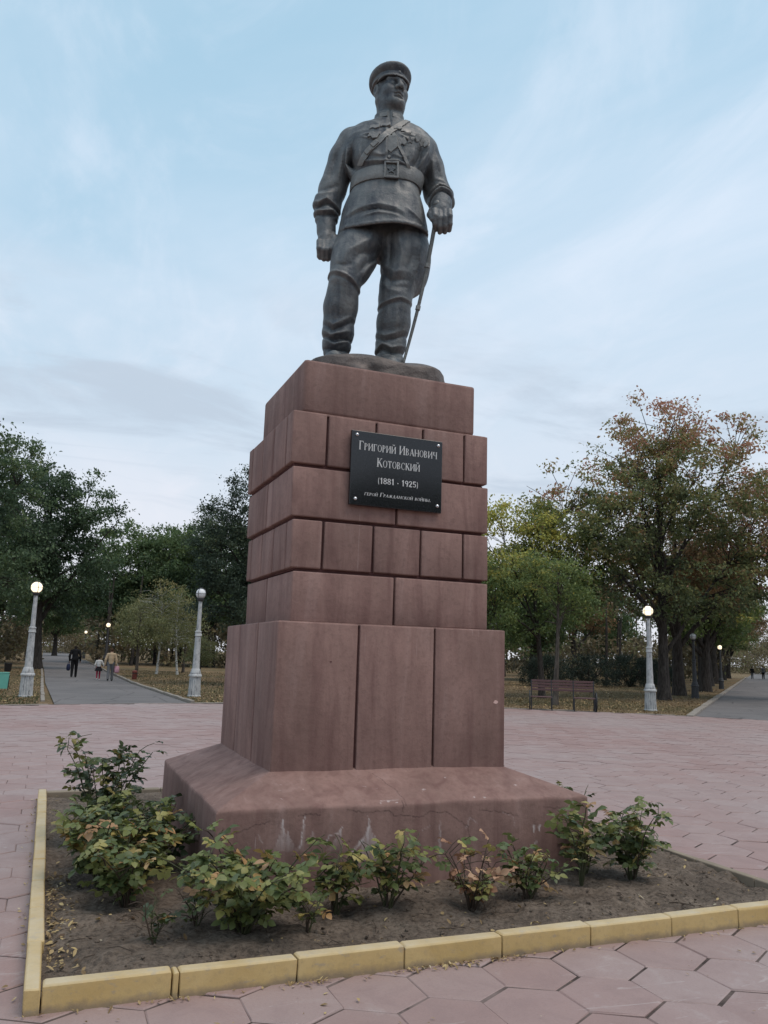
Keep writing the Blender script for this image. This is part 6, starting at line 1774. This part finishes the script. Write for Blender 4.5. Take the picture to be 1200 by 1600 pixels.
for i, (s, o, src, lb) in enumerate(((36.5, -1.9, tJ, 'third dark trunk of the row left of the right alley'), (45.5, -2.0, tL, 'fourth dark trunk of the row left of the right alley'), (55, -2.0, tJ, 'fifth dark trunk of the row, behind the small far lit lamp'),
                                     (66, -2.1, tL, 'sixth trunk of the row along the right alley, under a green crown'), (79, -2.2, tJ, 'seventh trunk of the row along the right alley, thin with distance'), (94, -2.2, tL, 'last trunk of the row, near the far walkers on the right alley'))):
    p = al(s, o); again(src, p, i*1.1 + .5, (1.05, 1.05, 1 + .05*(i % 2)), lb, 'row of trees along the right alley')
for i, (s, o, src, lb) in enumerate(((60, 10.5, tJ, 'rust coloured tree hanging over the right side of the right alley'), (95, 11.5, tD, 'green tree right of the far walkers'))):
    again(src, al(s, o), i*2 + 1, 1.0, lb)
again(tD, (38, 60), 1.1, (.9, .9, .75), 'dull green tree far behind the dark evergreen bushes')
again(tJ, (27, 62), 2.8, (1, 1, .85), 'brownish tree far behind the bench')
again(tH, (28.5, 52), 1.4, (1.2, 1.2, 1.0), 'yellowish tree in the middle distance left of the dark bushes')
again(tJ, (52, 74), .4, (1.1, 1.1, 1.0), 'rusty tree filling the gap behind the maple trunk')
again(tD, (62, 82), 4.0, (.9, .9, .85), 'pale green tree far back behind the alley trunks')

def bush(label, loc, rx, h, seed, group):
    rs = np.random.RandomState(seed); rnd = random.Random(seed)
    root = empty('evergreen_bush', (loc[0], loc[1], GZ - .02), 0, label, 'bush', group)
    c, t = [], []
    for i in range(150):
        a = rnd.uniform(0, 6.28); r = math.sqrt(rnd.random()); z = rnd.random()
        k = (1 - (z*.92)**2.6)**.5
        c.append((rx*r*k*math.cos(a), rx*.8*r*k*math.sin(a), .08 + z*h*.95)); t.append(rnd.gauss(.45, .22))
    leaf_cloud('foliage', c, [.26*rnd.uniform(.7, 1.3) for _ in c], np.full(len(c), 60), .13, t, rs, L_CONIFER, root, -.5, .3, .8)
    mb = MB()
    for i in range(9):
        a = i*.7; mb.tube([(0, 0, 0), (rx*.3*math.cos(a), rx*.3*math.sin(a), h*.4), (rx*.6*math.cos(a), rx*.5*math.sin(a), h*.8)], [.05, .03, .012], 5)
    mb.build('stems', BARK_DARK, root)
    return root
bush('dark evergreen bush at the left end of its clump, behind the bench', (30.6, 46.6), 2.0, 1.9, 31, 'dark evergreen bushes')
bush('widest dark evergreen bush in the middle of the clump', (34.2, 47.2), 2.4, 2.05, 32, 'dark evergreen bushes')
bush('dark evergreen bush seen behind the right lamp post', (38.4, 48.0), 2.2, 2.1, 33, 'dark evergreen bushes')
bush('dark evergreen bush at the right end of the clump, behind the maple trunk', (41.6, 49.5), 1.8, 1.9, 34, 'dark evergreen bushes')

# far wood closing the view, one mass
def woodland():
    rs = np.random.RandomState(77); rnd = random.Random(77)
    root = empty('woodland', (0, 0, 0)); tag(root, 'distant mass of autumn woodland behind the park trees', kind='stuff')
    c, r, t = [], [], []; mb = MB()
    for i in range(900):
        az = R(rnd.uniform(-16, 62)); d = rnd.uniform(105, 165)
        if -1.2 < math.degrees(az) < 2.4: d += 110
        if 44.4 < math.degrees(az) < 47.4: d += 110
        h = rnd.uniform(.4, 1)*(9.0 + 3*math.sin(az*17) + 2*math.sin(az*41))
        if math.degrees(az) > 20: h *= .72
        c.append((d*math.sin(az), d*math.cos(az), h)); r.append(2.0*rnd.uniform(.6, 1.3)); t.append(rnd.gauss(.5, .25))
    for i in range(900):
        az = R(rnd.uniform(-14, 60)); d = rnd.uniform(80, 125)
        if -1.2 < math.degrees(az) < 2.6 or 44.6 < math.degrees(az) < 48.5: continue
        c.append((d*math.sin(az), d*math.cos(az), rnd.uniform(.3, 4.2))); r.append(1.2); t.append(rnd.gauss(.45, .25))
    for i in range(170):                                   # what closes the far ends of the two alleys
        az = R(rnd.uniform(-1.6, 3.0)) if i % 3 else R(rnd.uniform(43.8, 48.5)); d = rnd.uniform(200, 250)
        c.append((d*math.sin(az), d*math.cos(az), .3 + rnd.random()*(9 if i % 3 else 6))); r.append(2.2); t.append(rnd.gauss(.5, .25))
    for i in range(170):
        az = R(rnd.uniform(-14, 60)); d = rnd.uniform(78, 130); x, y = d*math.sin(az), d*math.cos(az)
        if -1.2 < math.degrees(az) < 2.8 or 44.2 < math.degrees(az) < 48.5: continue
        h = rnd.uniform(6, 9); k = rnd.uniform(-.6, .6)
        mb.tube([(x, y, GZ), (x + k*.5, y, h*.5), (x + k, y, h)], [.16, .12, .06], 5, False)
    leaf_cloud('woodland_foliage', c, r, np.array([64 if math.hypot(q[0], q[1]) < 190 else 190 for q in c]), .46, t, rs, L_THICK, root, .2)['kind'] = 'stuff'
    mb.build('woodland_trunks', BARK_DARK, root)['kind'] = 'stuff'
woodland()

# trees behind the camera: they are what the polished plaque mirrors
again(tD, (4.5, -19), 1.0, (.8, .8, .66), 'tree mirrored at the left of the polished plaque')
again(tD, (12.5, -15), 3.0, (.8, .8, .62), 'tree mirrored in the middle of the polished plaque')
again(tA, (19, -19), 3.0, (.7, .7, .62), 'tree mirrored at the right of the polished plaque')

# ------------------------------------------------------------------ grass and leaf litter under the trees
def lawn_cover():
    rs = np.random.RandomState(55)
    def ok(X, Y):
        m = np.hypot(X - PC[0], Y - PC[1]) > PR + .12
        m &= ~((X > -.15) & (X < 4.4) & (Y > 24))
        q = (X - 19.3)*N2.x + (Y - 21.0)*N2.y; m &= ~((q > -.3) & (q < 7.5))
        return m
    def pts(n, pw):
        az = np.radians(rs.uniform(-6, 50, n)); d = 20 + 45*rs.rand(n)**pw
        X, Y = d*np.sin(az), d*np.cos(az); m = ok(X, Y); return X[m], Y[m]
    X, Y = pts(70000, 1.5); n = len(X)
    green = np.clip(.5 + .5*np.sin(X*.35 + 1)*np.sin(Y*.28) + rs.normal(0, .25, n) + (X < 9)*.25 - (X > 12)*.35, 0, 1)
    a = rs.rand(n)*6.28; h = rs.uniform(.03, .085, n)*(.7 + .6*green); w = .012
    P = np.stack([X, Y, np.full(n, GZ)], -1); sx = np.stack([np.cos(a)*w, np.sin(a)*w, 0*a], -1)
    ln = rs.normal(0, .03, (n, 3)); ln[:, 2] = h
    V = np.stack([P - sx, P + sx, P + ln], 1).reshape(-1, 3); F = (np.arange(n)*3)[:, None] + np.array([[0, 1, 2]])
    me = mesh_np('grass', V, F); at = me.attributes.new('tint', 'FLOAT', 'POINT'); at.data.foreach_set('value', np.repeat(green.astype(np.float32), 3))
    GM = leaf_mat('grass_blade', [(0.0, (.20, .145, .080)), (.4, (.15, .115, .058)), (.7, (.085, .085, .038)), (1.0, (.050, .068, .028))], .8, .2, 'attr')
    tag(obj('grass', me, GM), kind='stuff')
    X, Y = pts(26000, 1.7); n = len(X)
    scatter('fallen_leaves', DLP, np.stack([X, Y, np.full(n, GZ+.03)], -1).astype(np.float32), (.05 + .07*rs.rand(n)).astype(np.float32), rs.rand(n)*6.28, .4, DEAD_LEAF, tint=np.clip(rs.normal(.42, .2, n), 0, 1))
lawn_cover()
